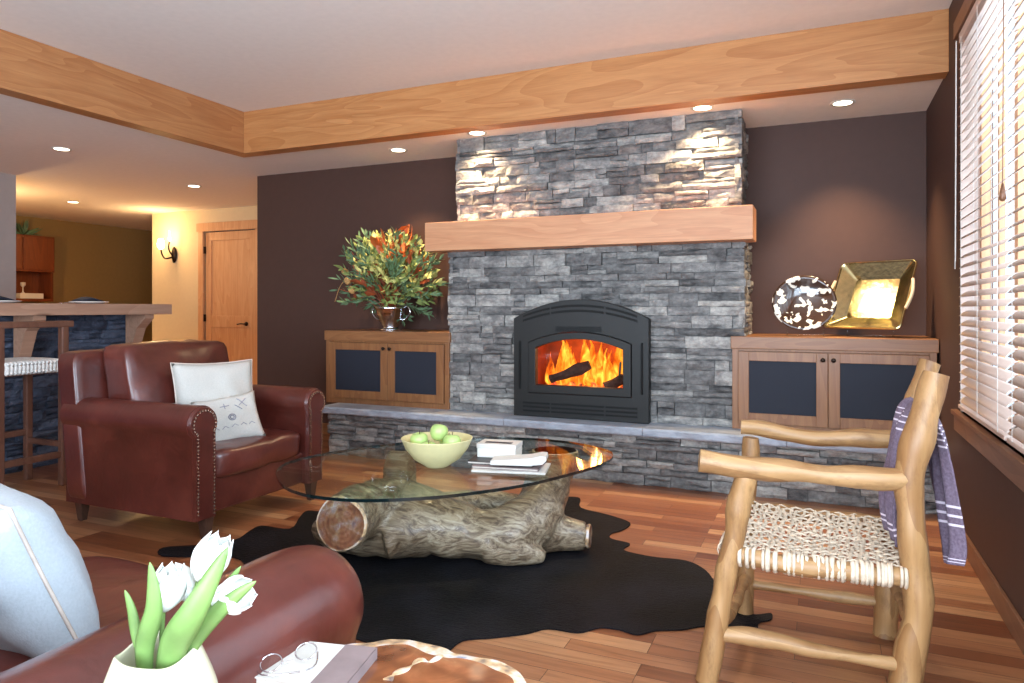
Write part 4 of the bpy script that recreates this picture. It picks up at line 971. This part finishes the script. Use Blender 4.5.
def tleaf(pts, wd, lb, dd=0.):
    P_ = catmull([vp(u, v, d_) for u, v, d_ in pts], 6); N = len(P_); m = MB()
    def fn(u, v):
        i = min(int(v*(N-1)), N-2); f_ = v*(N-1)-i; p = P_[i].lerp(P_[i+1], f_); t_ = (P_[i+1]-P_[i]).normalized(); sd = t_.cross(fwd).normalized(); w_ = wd*(sin(pi*(.10+.90*v))**.8 if v < .999 else .01)
        return p+sd*(u-.5)*2*w_+fwd*.5*w_*((u-.5)*2)**2
    m.grid(fn, 6, 18); o = m.build('tulip_leaf', 'tleaf', smooth=True, solid=.0015); tag(o, lb, 'leaf', 'tulip leaves in the egg vase')
tleaf([(146, 700, 0), (142, 650, -.02), (152, 610, -.03), (150, 562, -.03)], .0145, 'pale green tulip leaf rising at the left of the bunch')
tleaf([(150, 690, 0), (136, 640, 0), (131, 612, .0), (125, 590, .0)], .008, 'short narrow tulip leaf at the far left of the vase')
tleaf([(160, 700, -.01), (170, 650, -.035), (192, 612, -.05), (228, 547, -.04)], .021, 'broad pale green tulip leaf in the middle, tallest of the leaves')
tleaf([(165, 700, 0), (190, 645, -.01), (222, 608, -.02), (256, 581, -.02)], .013, 'green tulip leaf leaning far out to the right')
tleaf([(170, 700, 0), (198, 630, .03), (220, 595, .03), (241, 566, .02)], .009, 'narrow green tulip leaf behind the broad middle leaf')
# reading things on the end table
book('hardback_book', at(312, 672, z=TZ), .215, .16, .022, 12, 'paper', 'white hardback book with taupe cloth spine on the burl table', spine='taupe')
gz = TZ+.0245; gl = thing('eyeglasses', at(288, 665, z=gz), 'folded clear-framed eyeglasses lying on the white book', 'glasses')
m = MB()
for u, v in ((271, 669), (306, 657)):
    c = at(u, v, z=gz+.006); pts = [c+V((.024*cos(2*pi*i/18), .016*sin(2*pi*i/18), .012+.010*sin(2*pi*i/18))) for i in range(18)]; m.tube(pts, .0016, 6, close=True); MB().add(pts, [tuple(range(18))]).build('lens', 'clear', gl)
m.tube([at(284, 663, z=gz+.014), at(293, 661, z=gz+.014)], .0018, 6); m.build('frame', 'silver', gl, smooth=True)
for pts in (((256, 665), (262, 675), (300, 672)), ((318, 652), (312, 668), (272, 676))):
    MB().tube(catmull([at(u, v, z=gz+.003+.004*i) for i, (u, v) in enumerate(pts)], 4), .0014, 6).build('temple', 'silver', gl, smooth=True)

# ---------------- log armchair ----------------
lc = thing('log_armchair', (-.03, 2.75, 0), 'rustic peeled-log armchair with woven rawhide seat in front of the right cabinet', 'armchair')
def pole(name, pts, rad, mat='log', wob=.012, n=7):
    P_ = catmull(pts, n); m = MB(); m.tube(P_, lerpl(rad, len(P_)), 14, wob=wob); return m.build(name, mat, lc, smooth=True, bevel=.004)
pole('back_post', [(.235, 2.545, 0), (.250, 2.548, .10), (.283, 2.56, .33), (.262, 2.555, .55), (.258, 2.555, .72), (.289, 2.567, .865), (.335, 2.587, 1.045)], [.048, .046, .044, .040, .044, .044, .038])
pole('back_post', [(.225, 3.05, 0), (.229, 3.05, .1), (.243, 3.056, .29), (.261, 3.064, .59), (.296, 3.079, .785), (.387, 3.119, 1.045)], [.046, .044, .038, .036, .036, .036])
pole('front_post', [(-.355, 2.425, 0), (-.335, 2.43, .10), (-.303, 2.445, .28), (-.268, 2.46, .475), (-.255, 2.465, .57), (-.225, 2.47, .70)], [.040, .038, .036, .036, .042, .034])
pole('front_post', [(-.285, 3.038, 0), (-.275, 3.04, .3), (-.272, 3.043, .5), (-.262, 3.049, .72)], [.034, .032, .032, .034])
pole('armrest', [(-.375, 2.43, .738), (-.28, 2.45, .728), (-.1, 2.48, .716), (.1, 2.52, .706), (.262, 2.55, .712)], [.036, .038, .036, .038, .034], 'logX')
pole('armrest', [(-.30, 3.04, .765), (-.22, 3.045, .76), (-.05, 3.05, .735), (.15, 3.06, .745), (.275, 3.07, .75)], [.034, .036, .034, .034, .036], 'logX')
pole('seat_rail', [(-.29, 2.455, .43), (0, 2.50, .405), (.265, 2.555, .40)], [.030, .028, .028], 'logX')
pole('seat_rail', [(-.275, 3.04, .43), (.25, 3.06, .42)], [.028, .028], 'logX')
pole('seat_rail', [(-.285, 2.45, .43), (-.275, 3.04, .43)], [.026, .026])
pole('seat_rail', [(.262, 2.555, .40), (.25, 3.06, .41)], [.026, .026])
pole('stretcher', [(-.335, 2.43, .165), (-.15, 2.46, .165), (0, 2.49, .14), (.26, 2.55, .115)], [.024, .026, .025, .022], 'logX')
pole('stretcher', [(-.33, 2.435, .17), (-.30, 2.7, .14), (-.278, 3.04, .15)], [.022, .023, .021])
pole('stretcher', [(-.28, 3.04, .12), (.235, 3.055, .12)], [.02, .02], 'logX')
pole('stretcher', [(.27, 2.56, .23), (.24, 3.05, .25)], [.022, .02])
pole('back_rail', [(.292, 2.575, .88), (.32, 3.09, .88)], [.024, .024])
pole('back_rail', [(.262, 2.57, .56), (.26, 3.05, .56)], [.022, .022])
def SP(a, b_):      # seat surface: a from front (-x) to back, b from near (-y) to far
    p = V((-.285, 2.45, .447)).lerp(V((.262, 2.55, .42)), a).lerp(V((-.275, 3.04, .452)).lerp(V((.25, 3.06, .435)), a), b_); p.z -= .025*sin(pi*a)*sin(pi*b_)-.008; return p
m = MB(); rw = random.Random(11)
na, nb = 22, 20
for i in range(na):            # strips running near to far, wrapped round the side rails
    a = .06+.90*(i+.5+rw.uniform(-.25, .25))/na; pts = []
    rl = V((-.29, 2.455, .43)).lerp(V((.265, 2.555, .40)), a) if True else None
    rl.z -= .008*sin(pi*a)
    pts += [rl+V((0, -.005, -.034)), rl+V((0, -.033, -.012)), rl+V((0, -.032, .012)), rl+V((0, -.015, .032))]
    for k in range(1, 20): b_ = k/20; q = SP(min(1, max(0, a+.012*sin(k+i))), b_); q.z += .0045*(1 if (k+i) % 2 else -1); pts.append(q)
    m.tube(catmull(pts, 2), rw.uniform(.0045, .0085), 6, sq=.55)
    if rw.random() < .5: rr = rl+V((.012, 0, 0)); m.tube([rr+V((0, .034*cos(x_), .034*sin(x_))) for x_ in [q_*pi/6 for q_ in range(12)]], .006, 6, close=True)
for j in range(nb):
    b_ = (j+.5+rw.uniform(-.2, .2))/nb; pts = [SP(0, b_)+V((-.02, 0, -.045)), SP(0, b_)+V((-.034, 0, -.02)), SP(0, b_)+V((-.02, 0, .01))]
    for k in range(1, 20): a = k/20; q = SP(a, min(1, max(0, b_+.01*sin(k*1.7+j)))); q.z += .0045*(-1 if (k+j) % 2 else 1); pts.append(q)
    pts += [SP(1, b_)+V((.028, 0, 0)), SP(1, b_)+V((.03, 0, -.03))]
    m.tube(catmull(pts, 2), rw.uniform(.004, .0075), 6, sq=.55)
m.build('woven_seat', 'hide', lc, smooth=True)
# purple cloth over the chair back
m = MB()
path = catmull([(.225, 0, .47), (.215, 0, .60), (.245, 0, .75), (.275, 0, .88), (.315, 0, .925), (.355, 0, .90), (.372, 0, .80), (.385, 0, .65), (.40, 0, .50), (.395, 0, .435)], 6); NP = len(path)
def fn(u, v):
    i = min(int(v*(NP-1)), NP-2); p = path[i].lerp(path[i+1], v*(NP-1)-i); out = v > .48
    d_ = abs(v-.48)/.5; y = 2.615+(.20+(.16*(1-d_) if out else .10))*u
    w_ = .018*sin(u*19+(2 if out else 0))*min(1, d_*2.2)+.010*sin(u*7+v*9)
    zz = -.05*u*d_*(1 if out else -.3)
    return V((p.x+w_*(1 if out else .8)+0-.02*(1-d_), y, p.z+zz))
m.grid(fn, 40, 60); tag(m.build('striped_throw', 'throw', smooth=True, solid=.004), 'mauve cloth with thin white stripes draped over the log chair back', 'throw')
